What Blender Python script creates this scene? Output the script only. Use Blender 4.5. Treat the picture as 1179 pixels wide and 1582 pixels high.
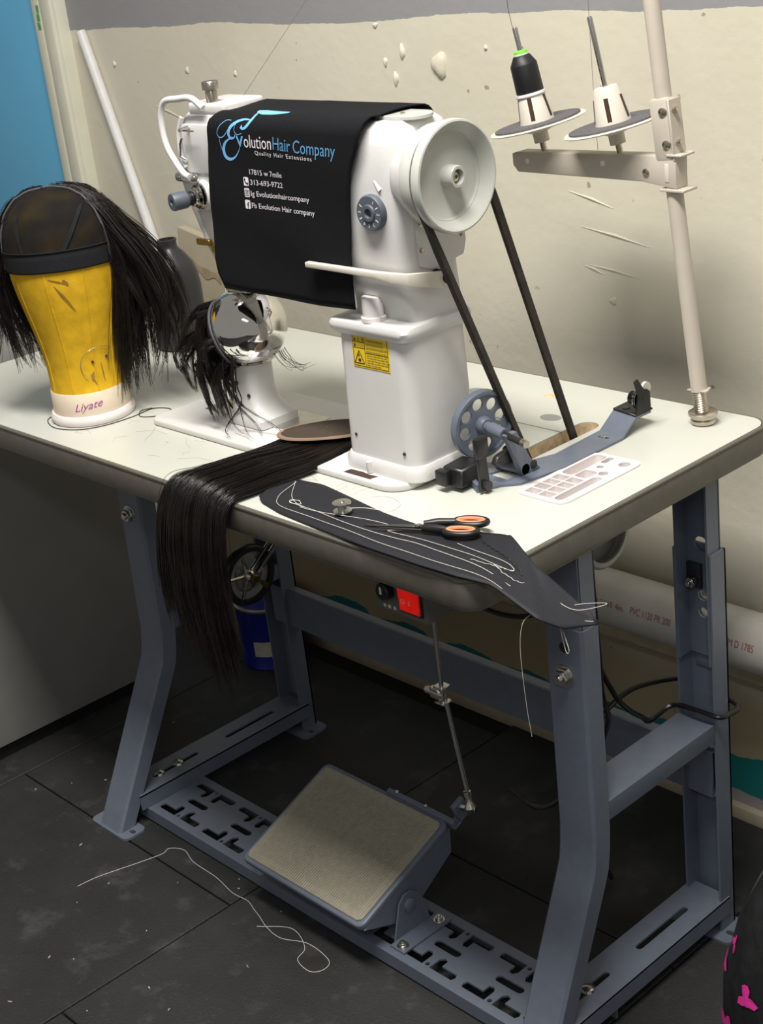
import bpy, bmesh, math, random
import numpy as np
from mathutils import Vector, Matrix
random.seed(7); rng = np.random.default_rng(7)
PI = math.pi
for o in list(bpy.data.objects): bpy.data.objects.remove(o)
SC = bpy.context.scene; COL = SC.collection

# ------------------------------------------------------------------ camera, world, lights, exposure
cam = bpy.data.cameras.new('camera'); cam_o = bpy.data.objects.new('camera', cam); COL.objects.link(cam_o)
cam.sensor_fit = 'HORIZONTAL'; cam.sensor_width = 36.0; cam.lens = 2330.7364 * 36.0 / 1179.0
cam.clip_start = 0.05
cam_o.location = (1.0084353, -0.9777792, 1.3947464)
cam_o.rotation_euler = (1.174122, 0.1122575, 0.8127007)
SC.camera = cam_o

world = bpy.data.worlds.new('room_ambient'); SC.world = world; world.use_nodes = True
bgn = world.node_tree.nodes['Background']; bgn.inputs[0].default_value = (1.0, 0.95, 0.88, 1); bgn.inputs[1].default_value = 0.25

def area(name, loc, target, sx, sy, power, col):
    l = bpy.data.lights.new(name, 'AREA'); l.shape = 'RECTANGLE'; l.size = sx; l.size_y = sy; l.energy = power; l.color = col
    o = bpy.data.objects.new(name, l); COL.objects.link(o); o.location = loc
    d = Vector(target) - Vector(loc); o.rotation_euler = d.to_track_quat('-Z', 'Y').to_euler()
    return o
area('ceiling_light', (0.05, -0.32, 2.55), (0.05, -0.27, 0), 1.25, 0.32, 70, (1.0, 0.96, 0.895))
area('ceiling_light_far', (1.6, -1.8, 2.6), (1.6, -1.8, 0), 1.2, 0.3, 17, (0.86, 0.92, 1.0))

SC.view_settings.view_transform = 'Standard'; SC.view_settings.look = 'None'
SC.view_settings.gamma = 1.0; SC.view_settings.use_curve_mapping = False
SC.view_settings.exposure = 0.0

H = 0.7214          # table top height
TW, TL, TT = 0.55, 1.259, 0.038
ZU = H - TT         # underside
WY = 0.68           # wall face

# ------------------------------------------------------------------ materials
def nodes_of(m): return m.node_tree.nodes, m.node_tree.links
def mat(name, col, rough=0.5, metal=0.0, var=0.12, nscale=40.0, bump=0.0, bscale=200.0, spec=0.5, col2=None, coat=0.0, sheen=0.0):
    m = bpy.data.materials.new(name); m.use_nodes = True; N, L = nodes_of(m); b = N['Principled BSDF']
    tc = N.new('ShaderNodeTexCoord'); nz = N.new('ShaderNodeTexNoise'); nz.inputs['Scale'].default_value = nscale; nz.inputs['Detail'].default_value = 4
    L.new(tc.outputs['Object'], nz.inputs['Vector'])
    rp = N.new('ShaderNodeValToRGB'); c = np.array(col)
    a = c * (1 - var); d = np.array(col2) if col2 is not None else c * (1 + var)
    rp.color_ramp.elements[0].color = (*np.clip(a, 0, 1), 1); rp.color_ramp.elements[1].color = (*np.clip(d, 0, 1), 1)
    rp.color_ramp.elements[0].position = 0.3; rp.color_ramp.elements[1].position = 0.7
    L.new(nz.outputs['Fac'], rp.inputs['Fac']); L.new(rp.outputs['Color'], b.inputs['Base Color'])
    b.inputs['Roughness'].default_value = rough; b.inputs['Metallic'].default_value = metal
    b.inputs['Specular IOR Level'].default_value = spec; b.inputs['Coat Weight'].default_value = coat
    if sheen: b.inputs['Sheen Weight'].default_value = sheen
    if bump:
        n2 = N.new('ShaderNodeTexNoise'); n2.inputs['Scale'].default_value = bscale; n2.inputs['Detail'].default_value = 3
        L.new(tc.outputs['Object'], n2.inputs['Vector'])
        bp = N.new('ShaderNodeBump'); bp.inputs['Strength'].default_value = bump; bp.inputs['Distance'].default_value = 0.002
        L.new(n2.outputs['Fac'], bp.inputs['Height']); L.new(bp.outputs['Normal'], b.inputs['Normal'])
    return m

M = {}
M['laminate'] = mat('table_laminate', (0.56, 0.57, 0.515), 0.32, var=0.02, nscale=12)
M['edge'] = mat('table_edge_band', (0.120, 0.110, 0.090), 0.40, var=0.10, nscale=60, bump=0.05)
M['plywood'] = mat('plywood', (0.66, 0.50, 0.30), 0.7, var=0.25, nscale=90)
M['steel_paint'] = mat('blue_grey_paint', (0.135, 0.158, 0.205), 0.40, var=0.05, nscale=70, bump=0.06, bscale=500)
M['machine'] = mat('machine_enamel', (0.66, 0.65, 0.635), 0.28, var=0.02, nscale=30, bump=0.05, bscale=300)
M['wheel'] = mat('handwheel_enamel', (0.50, 0.51, 0.465), 0.25, var=0.02)
M['beige'] = mat('beige_enamel', (0.52, 0.47, 0.40), 0.45, var=0.03)
M['lever'] = mat('ivory_lever', (0.66, 0.62, 0.54), 0.4, var=0.03)
M['chrome'] = mat('chrome', (0.80, 0.79, 0.77), 0.06, 1.0, var=0.02)
M['metal'] = mat('bright_steel', (0.62, 0.61, 0.58), 0.22, 1.0, var=0.08)
M['nickel'] = mat('nickel', (0.55, 0.50, 0.42), 0.28, 1.0, var=0.08)
M['brass'] = mat('brass', (0.34, 0.24, 0.07), 0.35, 1.0, var=0.1)
M['dark_metal'] = mat('dark_metal', (0.03, 0.03, 0.032), 0.35, 0.3, var=0.2)
M['black_plastic'] = mat('black_plastic', (0.012, 0.012, 0.013), 0.35, var=0.1)
M['grey_plastic'] = mat('grey_plastic', (0.085, 0.10, 0.125), 0.45, var=0.05)
M['belt'] = mat('belt_rubber', (0.025, 0.022, 0.020), 0.75, var=0.3, nscale=70, col2=(0.05, 0.036, 0.026))
M['cloth'] = mat('black_cloth', (0.006, 0.006, 0.008), 0.9, var=0.2, nscale=400, bump=0.2, bscale=1500, spec=0.2)
M['print_blue'] = mat('print_blue', (0.16, 0.45, 0.80), 0.7, var=0.03)
M['print_blue_dark'] = mat('print_deep_blue', (0.10, 0.29, 0.52), 0.7, var=0.06)
M['print_white'] = mat('print_white', (0.80, 0.76, 0.82), 0.7, var=0.03)
M['sticker'] = mat('sticker_yellow', (0.78, 0.55, 0.02), 0.4, var=0.03)
M['ink'] = mat('sticker_ink', (0.045, 0.02, 0.01), 0.5, var=0.05)
M['ink_soft'] = mat('sticker_small_print', (0.36, 0.24, 0.02), 0.5, var=0.25, nscale=900)
M['canvas'] = mat('yellow_canvas', (0.72, 0.43, 0.018), 0.85, var=0.14, nscale=55, bump=0.25, bscale=900, spec=0.2)
M['scuff'] = mat('canvas_scuff', (0.30, 0.17, 0.02), 0.9, var=0.2)
M['collar'] = mat('cream_label_band', (0.80, 0.68, 0.53), 0.6, var=0.03)
M['purple'] = mat('purple_print', (0.40, 0.07, 0.34), 0.6, var=0.03)
M['white_plastic'] = mat('white_plastic', (0.78, 0.73, 0.72), 0.35, var=0.02)
M['hair'] = mat('dark_hair', (0.0055, 0.0040, 0.0034), 0.30, var=0.35, nscale=25, spec=0.6, col2=(0.013, 0.0080, 0.0062))
M['hair_core'] = mat('hair_base', (0.006, 0.005, 0.004), 0.8, var=0.2)
M['band'] = mat('black_elastic', (0.014, 0.014, 0.017), 0.85, var=0.2, nscale=500, spec=0.2)
M['bottle'] = mat('dark_bottle_plastic', (0.020, 0.020, 0.024), 0.38, var=0.1)
M['piping'] = mat('grey_piping', (0.075, 0.075, 0.08), 0.7, var=0.1)
M['lace'] = mat('brown_lace', (0.050, 0.034, 0.023), 0.9, var=0.35, nscale=700)
M['lace_edge'] = mat('tan_lace_edge', (0.27, 0.175, 0.12), 0.8, var=0.08)
M['vinyl'] = mat('black_vinyl', (0.016, 0.0165, 0.021), 0.6, var=0.1, nscale=300, bump=0.12, bscale=900, spec=0.25)
M['thread'] = mat('white_thread', (0.75, 0.72, 0.66), 0.8, var=0.05)
M['dark_thread'] = mat('brown_thread', (0.03, 0.015, 0.012), 0.8, var=0.1)
M['thread_black'] = mat('black_thread', (0.008, 0.008, 0.010), 0.5, var=0.2, nscale=500)
M['felt'] = mat('grey_felt', (0.10, 0.095, 0.10), 0.95, var=0.25, nscale=300)
M['green'] = mat('green_plastic', (0.22, 0.75, 0.06), 0.4, var=0.03)
M['orange'] = mat('orange_plastic', (0.75, 0.28, 0.14), 0.4, var=0.04)
M['blade'] = mat('dark_blade', (0.10, 0.095, 0.09), 0.3, 0.8, var=0.1)
M['pedal_mat'] = mat('khaki_rubber', (0.33, 0.305, 0.235), 0.7, var=0.08, nscale=120)
M['pvc'] = mat('pvc_white', (0.60, 0.58, 0.53), 0.4, var=0.08, nscale=18)
M['pvc_red'] = mat('pvc_red_print', (0.40, 0.06, 0.05), 0.6, var=0.15, nscale=300)
M['cream_pipe'] = mat('cream_pipe', (0.50, 0.42, 0.28), 0.6, var=0.1)
M['cable'] = mat('black_cable', (0.008, 0.007, 0.008), 0.3, var=0.1)
M['can_blue'] = mat('can_blue', (0.012, 0.02, 0.26), 0.35, var=0.06)
M['can_teal'] = mat('can_teal', (0.01, 0.20, 0.20), 0.4, var=0.06)
M['can_lid'] = mat('can_lid', (0.42, 0.42, 0.38), 0.35, 0.7, var=0.1)
M['paper'] = mat('paper_label', (0.55, 0.52, 0.44), 0.7, var=0.15, nscale=120)
M['cabinet'] = mat('grey_steel_cabinet', (0.25, 0.245, 0.23), 0.45, var=0.06, nscale=9)
M['door_blue'] = mat('blue_door_paint', (0.14, 0.48, 0.77), 0.55, var=0.03, nscale=6)
M['trim'] = mat('cream_trim', (0.70, 0.69, 0.57), 0.5, var=0.05, nscale=14)
M['green_mark'] = mat('green_paint_mark', (0.12, 0.38, 0.14), 0.6, var=0.3, nscale=200)
M['board'] = mat('cream_board', (0.46, 0.40, 0.29), 0.65, var=0.06, nscale=20)
M['board_stain'] = mat('brown_stain', (0.36, 0.28, 0.18), 0.7, var=0.2)
M['rod_white'] = mat('white_rod', (0.74, 0.74, 0.74), 0.4, var=0.05, nscale=60)
M['pin_red'] = mat('red_pin', (0.12, 0.012, 0.012), 0.3, var=0.05)
M['pin_blue'] = mat('blue_pin', (0.03, 0.05, 0.16), 0.3, var=0.05)
M['pink'] = mat('pink_print', (0.75, 0.03, 0.32), 0.6, var=0.06)
M['bag'] = mat('black_bag_fabric', (0.012, 0.012, 0.013), 0.5, var=0.4, nscale=60, bump=0.3, bscale=120)
M['lint'] = mat('pale_lint', (0.50, 0.46, 0.42), 0.8, var=0.3, nscale=300)
M['box'] = mat('control_box_grey', (0.11, 0.11, 0.105), 0.5, var=0.05)
M['motor'] = mat('motor_grey', (0.26, 0.26, 0.25), 0.5, var=0.08)
M['plaster'] = mat('cream_plaster', (0.65, 0.615, 0.505), 0.55, var=0.04, nscale=30)

def mesh_net():          # translucent net of the wig cap
    m = bpy.data.materials.new('black_net'); m.use_nodes = True; N, L = nodes_of(m); b = N['Principled BSDF']
    b.inputs['Base Color'].default_value = (0.008, 0.0075, 0.008, 1); b.inputs['Roughness'].default_value = 0.9; b.inputs['Specular IOR Level'].default_value = 0.2
    tc = N.new('ShaderNodeTexCoord'); nz = N.new('ShaderNodeTexNoise'); nz.inputs['Scale'].default_value = 22
    L.new(tc.outputs['Object'], nz.inputs['Vector'])
    mr = N.new('ShaderNodeMapRange'); mr.inputs['From Min'].default_value = 0.35; mr.inputs['From Max'].default_value = 0.7
    mr.inputs['To Min'].default_value = 0.04; mr.inputs['To Max'].default_value = 0.17; L.new(nz.outputs['Fac'], mr.inputs['Value'])
    t = N.new('ShaderNodeBsdfTransparent'); mx = N.new('ShaderNodeMixShader'); out = N['Material Output']
    L.new(mr.outputs['Result'], mx.inputs[0]); L.new(b.outputs[0], mx.inputs[1]); L.new(t.outputs[0], mx.inputs[2]); L.new(mx.outputs[0], out.inputs[0])
    return m
M['net'] = mesh_net()

def wall_material():
    m = bpy.data.materials.new('painted_plaster_wall'); m.use_nodes = True; N, L = nodes_of(m); b = N['Principled BSDF']
    geo = N.new('ShaderNodeNewGeometry'); sep = N.new('ShaderNodeSeparateXYZ'); L.new(geo.outputs['Position'], sep.inputs[0])
    def noise(s, d=4):
        n = N.new('ShaderNodeTexNoise'); n.inputs['Scale'].default_value = s; n.inputs['Detail'].default_value = d
        L.new(geo.outputs['Position'], n.inputs['Vector']); return n.outputs['Fac']
    def math_(op, a, bb):
        n = N.new('ShaderNodeMath'); n.operation = op
        for i, v in enumerate((a, bb)):
            if isinstance(v, (int, float)): n.inputs[i].default_value = v
            else: L.new(v, n.inputs[i])
        return n.outputs[0]
    def ramp(f, p0, p1, c0, c1):
        r = N.new('ShaderNodeValToRGB'); e = r.color_ramp.elements
        e[0].position = p0; e[1].position = p1; e[0].color = (*c0, 1); e[1].color = (*c1, 1); L.new(f, r.inputs[0]); return r.outputs[0]
    def mix(f, a, bb):
        n = N.new('ShaderNodeMixRGB'); L.new(f, n.inputs[0])
        for i, v in enumerate((a, bb)):
            if isinstance(v, tuple): n.inputs[i + 1].default_value = (*v, 1)
            else: L.new(v, n.inputs[i + 1])
        return n.outputs[0]
    cream = ramp(noise(3.0), 0.35, 0.65, (0.64, 0.602, 0.49), (0.69, 0.655, 0.545))
    # grey painted band with a ragged roller edge
    zz = math_('ADD', sep.outputs['Z'], math_('MULTIPLY', math_('SUBTRACT', noise(2.2, 1), 0.5), 0.05))
    zz = math_('ADD', zz, math_('MULTIPLY', math_('SUBTRACT', noise(45, 3), 0.5), 0.006))
    gfac = math_('GREATER_THAN', zz, 1.203)
    col = mix(gfac, cream, (0.29, 0.29, 0.30))
    # wall colour turns tan low down, and a teal coat along the foot of the wall
    zl = math_('ADD', sep.outputs['Z'], math_('MULTIPLY', math_('SUBTRACT', noise(3.0, 2), 0.5), 0.10))
    tan = ramp(zl, 0.20, 0.30, (1, 1, 1), (0, 0, 0))
    col = mix(tan, col, (0.47, 0.385, 0.24))
    zt = math_('ADD', sep.outputs['Z'], math_('MULTIPLY', math_('SUBTRACT', noise(9, 3), 0.5), 0.07))
    teal = math_('LESS_THAN', zt, 0.114)
    col = mix(teal, col, (0.012, 0.20, 0.20))
    pale = math_('LESS_THAN', math_('ADD', sep.outputs['Z'], math_('MULTIPLY', math_('SUBTRACT', noise(7, 3), 0.5), 0.05)), 0.035)
    col = mix(pale, col, (0.36, 0.33, 0.33))
    specks = ramp(noise(38, 2), 0.73, 0.76, (0, 0, 0), (1, 1, 1))
    col = mix(specks, col, (0.36, 0.31, 0.22))
    L.new(col, b.inputs['Base Color']); b.inputs['Roughness'].default_value = 0.5
    bp = N.new('ShaderNodeBump'); bp.inputs['Strength'].default_value = 0.35; bp.inputs['Distance'].default_value = 0.004
    hsum = math_('ADD', math_('MULTIPLY', noise(60, 5), 0.5), math_('MULTIPLY', noise(9, 3), 0.9))
    L.new(hsum, bp.inputs['Height']); L.new(bp.outputs['Normal'], b.inputs['Normal'])
    return m
M['wall'] = wall_material()

def floor_material():
    m = bpy.data.materials.new('black_rubber_mat'); m.use_nodes = True; N, L = nodes_of(m); b = N['Principled BSDF']
    geo = N.new('ShaderNodeNewGeometry')
    def noise(s, d=5):
        n = N.new('ShaderNodeTexNoise'); n.inputs['Scale'].default_value = s; n.inputs['Detail'].default_value = d; n.inputs['Roughness'].default_value = 0.65
        L.new(geo.outputs['Position'], n.inputs['Vector']); return n.outputs['Fac']
    def ramp(f, p0, p1, c0, c1):
        r = N.new('ShaderNodeValToRGB'); e = r.color_ramp.elements
        e[0].position = p0; e[1].position = p1; e[0].color = (*c0, 1); e[1].color = (*c1, 1); L.new(f, r.inputs[0]); return r.outputs[0]
    def add(a, bb):
        n = N.new('ShaderNodeMixRGB'); n.blend_type = 'ADD'; n.inputs[0].default_value = 1; L.new(a, n.inputs[1]); L.new(bb, n.inputs[2]); return n.outputs[0]
    base = ramp(noise(4), 0.35, 0.7, (0.016, 0.0162, 0.0172), (0.029, 0.029, 0.0305))
    dust = ramp(noise(14, 8), 0.55, 0.80, (0, 0, 0), (0.050, 0.050, 0.050))
    grit = ramp(noise(260, 2), 0.64, 0.76, (0, 0, 0), (0.040, 0.040, 0.041))
    L.new(add(add(base, dust), grit), b.inputs['Base Color']); b.inputs['Roughness'].default_value = 0.62
    bp = N.new('ShaderNodeBump'); bp.inputs['Strength'].default_value = 0.5; bp.inputs['Distance'].default_value = 0.002
    L.new(noise(220, 3), bp.inputs['Height']); L.new(bp.outputs['Normal'], b.inputs['Normal'])
    return m
M['floor'] = floor_material()
M['floor_gap'] = mat('floor_gap', (0.006, 0.006, 0.006), 0.9)

def pedal_material():
    m = M['pedal_mat']; N, L = nodes_of(m); b = N['Principled BSDF']; tc = N.new('ShaderNodeTexCoord')
    w = N.new('ShaderNodeTexWave'); w.bands_direction = 'X'; w.inputs['Scale'].default_value = 75; L.new(tc.outputs['Object'], w.inputs['Vector'])
    bp = N.new('ShaderNodeBump'); bp.inputs['Strength'].default_value = 0.6; bp.inputs['Distance'].default_value = 0.002
    L.new(w.outputs['Fac'], bp.inputs['Height']); L.new(bp.outputs['Normal'], b.inputs['Normal'])
pedal_material()
def emis(name, col, e):
    m = bpy.data.materials.new(name); m.use_nodes = True; N, L = nodes_of(m); b = N['Principled BSDF']
    tc = N.new('ShaderNodeTexCoord'); nz = N.new('ShaderNodeTexNoise'); nz.inputs['Scale'].default_value = 120; L.new(tc.outputs['Object'], nz.inputs[0])
    rp = N.new('ShaderNodeValToRGB'); rp.color_ramp.elements[0].color = (*[c * 0.6 for c in col], 1); rp.color_ramp.elements[1].color = (*col, 1)
    L.new(nz.outputs['Fac'], rp.inputs[0]); L.new(rp.outputs[0], b.inputs['Base Color']); L.new(rp.outputs[0], b.inputs['Emission Color'])
    b.inputs['Emission Strength'].default_value = e; b.inputs['Roughness'].default_value = 0.3
    return m
M['lamp_red'] = emis('lit_red_switch', (0.9, 0.012, 0.006), 0.42)

# ------------------------------------------------------------------ mesh helpers
class MB:
    def __init__(s): s.v = []; s.f = []
    def add(s, v, f):
        n = len(s.v); s.v += [tuple(p) for p in v]; s.f += [tuple(i + n for i in q) for q in f]; return s
    def mesh(s, me, mx=None):
        return s.add([(mx @ v.co if mx else v.co) for v in me.vertices], [tuple(p.vertices) for p in me.polygons])
    def box(s, x0, x1, y0, y1, z0, z1, mx=None):
        p = [Vector((x, y, z)) for z in (z0, z1) for y in (y0, y1) for x in (x0, x1)]
        if mx: p = [mx @ q for q in p]
        return s.add(p, [(0, 2, 3, 1), (4, 5, 7, 6), (0, 1, 5, 4), (2, 6, 7, 3), (0, 4, 6, 2), (1, 3, 7, 5)])
    def loft(s, rings, cap=True):
        n = len(rings[0]); v = [p for r in rings for p in r]; f = []
        for k in range(len(rings) - 1):
            for i in range(n):
                j = (i + 1) % n; f.append((k * n + i, k * n + j, (k + 1) * n + j, (k + 1) * n + i))
        if cap: f.append(tuple(range(n))[::-1]); f.append(tuple(range((len(rings) - 1) * n, len(rings) * n)))
        return s.add(v, f)
    def tube(s, pts, r, n=8, cap=True):
        pts = [Vector(p) for p in pts]; rings = []; up = None
        rr = r if isinstance(r, (list, tuple)) else [r] * len(pts)
        for i, p in enumerate(pts):
            t = (pts[min(i + 1, len(pts) - 1)] - pts[max(i - 1, 0)]).normalized()
            if up is None:
                up = t.orthogonal().normalized()
            else:
                up = up - t * up.dot(t)
                up = up.normalized() if up.length > 1e-6 else t.orthogonal().normalized()
            b = t.cross(up)
            rings.append([p + (up * math.cos(2 * PI * k / n) + b * math.sin(2 * PI * k / n)) * rr[i] for k in range(n)])
        return s.loft(rings, cap)
    def lathe(s, prof, n=32, mx=None, cap=True):
        rings = []
        for r, z in prof:
            ring = [Vector((max(r, 1e-5) * math.cos(2 * PI * k / n), max(r, 1e-5) * math.sin(2 * PI * k / n), z)) for k in range(n)]
            rings.append([mx @ p for p in ring] if mx else ring)
        return s.loft(rings, cap)
    def prism(s, poly, z0, z1, mx=None):
        a = [Vector((x, y, z0)) for x, y in poly]; b = [Vector((x, y, z1)) for x, y in poly]
        if mx: a = [mx @ p for p in a]; b = [mx @ p for p in b]
        return s.loft([a, b])
    def grid(s, P):
        n, m = len(P), len(P[0])
        return s.add([p for r in P for p in r], [(i * m + j, i * m + j + 1, (i + 1) * m + j + 1, (i + 1) * m + j) for i in range(n - 1) for j in range(m - 1)])

def finish(me, smooth, bevel, seg):
    if bevel:
        bm = bmesh.new(); bm.from_mesh(me)
        bmesh.ops.remove_doubles(bm, verts=bm.verts, dist=1e-6)
        bmesh.ops.recalc_face_normals(bm, faces=bm.faces)
        ed = [e for e in bm.edges if len(e.link_faces) == 2 and e.calc_face_angle(0) > 0.5]
        bmesh.ops.bevel(bm, geom=ed, offset=bevel, segments=seg, affect='EDGES', profile=0.5, clamp_overlap=True)
        bm.to_mesh(me); bm.free()
    if smooth:
        me.polygons.foreach_set('use_smooth', [True] * len(me.polygons))
        me.set_sharp_from_angle(angle=math.radians(smooth if smooth is not True else 38))
def obj(name, mb, material, parent=None, smooth=True, bevel=0.0, seg=2, fixn=True):
    if isinstance(mb, MB):
        me = bpy.data.meshes.new(name); me.from_pydata([tuple(v) for v in mb.v], [], mb.f); me.update()
        if fixn and not bevel:
            bm = bmesh.new(); bm.from_mesh(me); bmesh.ops.recalc_face_normals(bm, faces=bm.faces); bm.to_mesh(me); bm.free()
    else: me = mb; me.name = name
    finish(me, smooth, bevel, seg)
    me.materials.clear(); me.materials.append(M[material] if isinstance(material, str) else material)
    o = bpy.data.objects.new(name, me); COL.objects.link(o)
    if parent is not None:
        o.parent = parent
        if parent.type == 'EMPTY': o.matrix_parent_inverse = Matrix.Translation(-parent.location)
        elif parent.location.length > 0: o.matrix_parent_inverse = Matrix.Translation(-parent.location)
    return o
def recentre(o):       # origin of a one-mesh thing to the middle of its base
    vs = [v.co for v in o.data.vertices]
    c = Vector(((min(v.x for v in vs) + max(v.x for v in vs)) / 2, (min(v.y for v in vs) + max(v.y for v in vs)) / 2, min(v.z for v in vs)))
    o.data.transform(Matrix.Translation(-c)); o.location = c
def tag(o, label, cat, group=None):
    o['label'] = label; o['category'] = cat
    if group: o['group'] = group
    return o
def thing(name, label, cat, loc, group=None):
    o = bpy.data.objects.new(name, None); o.empty_display_size = 0.05; COL.objects.link(o); o.location = loc
    return tag(o, label, cat, group)
def struct(o): o['kind'] = 'structure'; return o

def rrect(x0, x1, y0, y1, r, n=5):
    rs = r if isinstance(r, (list, tuple)) else [r] * 4          # corners: (x1,y0),(x1,y1),(x0,y1),(x0,y0)
    out = []
    for (cx, cy, sx, sy, a0), q in zip(((x1, y0, -1, 1, -PI / 2), (x1, y1, -1, -1, 0), (x0, y1, 1, -1, PI / 2), (x0, y0, 1, 1, PI)), rs):
        for k in range(n + 1):
            a = a0 + PI / 2 * k / n; out.append((cx + sx * q + q * math.cos(a), cy + sy * q + q * math.sin(a)))
    return out
def circle(cx, cy, r, n=20): return [(cx + r * math.cos(2 * PI * k / n), cy + r * math.sin(2 * PI * k / n)) for k in range(n)]
def slot(x0, y0, x1, y1, w, n=6):
    a = math.atan2(y1 - y0, x1 - x0); out = []
    for k in range(n + 1): t = a - PI / 2 + PI * k / n; out.append((x1 + w * math.cos(t), y1 + w * math.sin(t)))
    for k in range(n + 1): t = a + PI / 2 + PI * k / n; out.append((x0 + w * math.cos(t), y0 + w * math.sin(t)))
    return out
def plate(outer, holes, t, bevel=0.0):
    """flat plate with real holes, in XY, z from -t/2 to t/2"""
    cu = bpy.data.curves.new('plate_outline', 'CURVE'); cu.dimensions = '2D'; cu.fill_mode = 'BOTH'; cu.extrude = t / 2
    for poly in [outer] + list(holes):
        sp = cu.splines.new('POLY'); sp.points.add(len(poly) - 1); sp.use_cyclic_u = True
        for p, q in zip(sp.points, poly): p.co = (q[0], q[1], 0, 1)
    o = bpy.data.objects.new('plate_outline', cu); COL.objects.link(o)
    dg = bpy.context.evaluated_depsgraph_get(); dg.update()
    me = bpy.data.meshes.new_from_object(o.evaluated_get(dg)); bpy.data.objects.remove(o); bpy.data.curves.remove(cu)
    bm = bmesh.new(); bm.from_mesh(me); bmesh.ops.remove_doubles(bm, verts=bm.verts, dist=1e-6); bmesh.ops.recalc_face_normals(bm, faces=bm.faces); bm.to_mesh(me); bm.free()
    return me
def text2d(s, shear=0.0, res=3, space=1.0):
    cu = bpy.data.curves.new('lettering', 'FONT'); cu.body = s; cu.size = 1.0; cu.shear = shear; cu.resolution_u = res; cu.space_character = space
    o = bpy.data.objects.new('lettering', cu); COL.objects.link(o)
    dg = bpy.context.evaluated_depsgraph_get(); dg.update()
    me = bpy.data.meshes.new_from_object(o.evaluated_get(dg)); bpy.data.objects.remove(o); bpy.data.curves.remove(cu)
    v = np.array([(a.co.x, a.co.y) for a in me.vertices]); f = [tuple(p.vertices) for p in me.polygons]
    bpy.data.meshes.remove(me); return v, f
def text_mb(s, mapf, x0, x1, yb0, yb1, h, shear=0.0, space=1.0, mb=None):
    """text fitted between (x0,yb0) and (x1,yb1), cap height h; mapf(x,y) -> 3D"""
    v, f = text2d(s, shear, space=space); mb = mb or MB()
    xmin, xmax = v[:, 0].min(), v[:, 0].max(); k = h / 0.70
    pts = []
    for x, y in v:
        t = (x - xmin) / (xmax - xmin); pts.append(mapf(x0 + (x1 - x0) * t, yb0 + (yb1 - yb0) * t + y * k))
    return mb.add(pts, f)
def catmull(P, n):
    P = [np.array(p, float) for p in P]; P = [2 * P[0] - P[1]] + P + [2 * P[-1] - P[-2]]; out = []; S = len(P) - 3
    for i in range(n):
        t = i / (n - 1) * S; k = min(int(t), S - 1); u = t - k; a, b, c, d = P[k:k + 4]
        out.append(0.5 * (2 * b + (c - a) * u + (2 * a - 5 * b + 4 * c - d) * u * u + (3 * b - a - 3 * c + d) * u ** 3))
    return out
def strands(name, A, r0, r1, material, parent):
    """A: (S,N,3) strand centre lines -> one mesh of thin three-sided tubes"""
    A = np.asarray(A, float); S, N, _ = A.shape
    T = np.gradient(A, axis=1); T /= np.linalg.norm(T, axis=2, keepdims=True) + 1e-12
    ref = np.tile(np.array([0.31, 0.83, 0.46]), (S, N, 1)); U = np.cross(T, ref); U /= np.linalg.norm(U, axis=2, keepdims=True) + 1e-12
    B = np.cross(T, U); r = np.linspace(r0, r1, N)[None, :, None] * rng.uniform(0.6, 1.25, (S, 1, 1))
    V = np.stack([A + r * (math.cos(2 * PI * k / 3) * U + math.sin(2 * PI * k / 3) * B) for k in range(3)], axis=2)   # S,N,3,3
    idx = np.arange(S * N * 3).reshape(S, N, 3); F = []
    for k in range(3):
        j = (k + 1) % 3; F.append(np.stack([idx[:, :-1, k], idx[:, :-1, j], idx[:, 1:, j], idx[:, 1:, k]], axis=-1).reshape(-1, 4))
    F = np.concatenate(F); me = bpy.data.meshes.new(name)
    me.vertices.add(S * N * 3); me.vertices.foreach_set('co', V.reshape(-1))
    me.loops.add(F.size); me.loops.foreach_set('vertex_index', F.reshape(-1).astype(np.int32))
    me.polygons.add(len(F)); me.polygons.foreach_set('loop_start', np.arange(0, F.size, 4, dtype=np.int32))
    me.update(calc_edges=True); me.polygons.foreach_set('use_smooth', np.ones(len(F), bool)); me.validate()
    me.materials.append(M[material]); o = bpy.data.objects.new(name, me); COL.objects.link(o)
    if parent is not None: o.parent = parent; o.matrix_parent_inverse = Matrix.Translation(-parent.location)
    o['kind'] = 'stuff'; return o
def axis_mx(o, d):
    return Matrix.Translation(Vector(o)) @ Vector(d).to_track_quat('Z', 'Y').to_matrix().to_4x4()
def bolt(parent, p, d, r=0.008, h=0.006, material='metal', washer=True, name='bolt'):
    mb = MB(); mx = axis_mx(p, d)
    if washer: mb.lathe([(r * 1.45, 0), (r * 1.45, 0.0015), (r * 0.3, 0.0015)], 18, mx)
    mb.prism([(r * math.cos(PI / 3 * k), r * math.sin(PI / 3 * k)) for k in range(6)], 0.0014, h, mx)
    mb.lathe([(r * 0.55, h), (r * 0.5, h * 1.5), (0, h * 1.55)], 12, mx)
    return obj(name, mb, material, parent, bevel=0.0004, seg=1)
def screw(parent, p, d, r=0.003, material='nickel', name='screw'):
    mb = MB().lathe([(r, 0), (r, 0.0012), (r * 0.7, 0.002), (0, 0.0022)], 12, axis_mx(p, d)); return obj(name, mb, material, parent)

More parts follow.
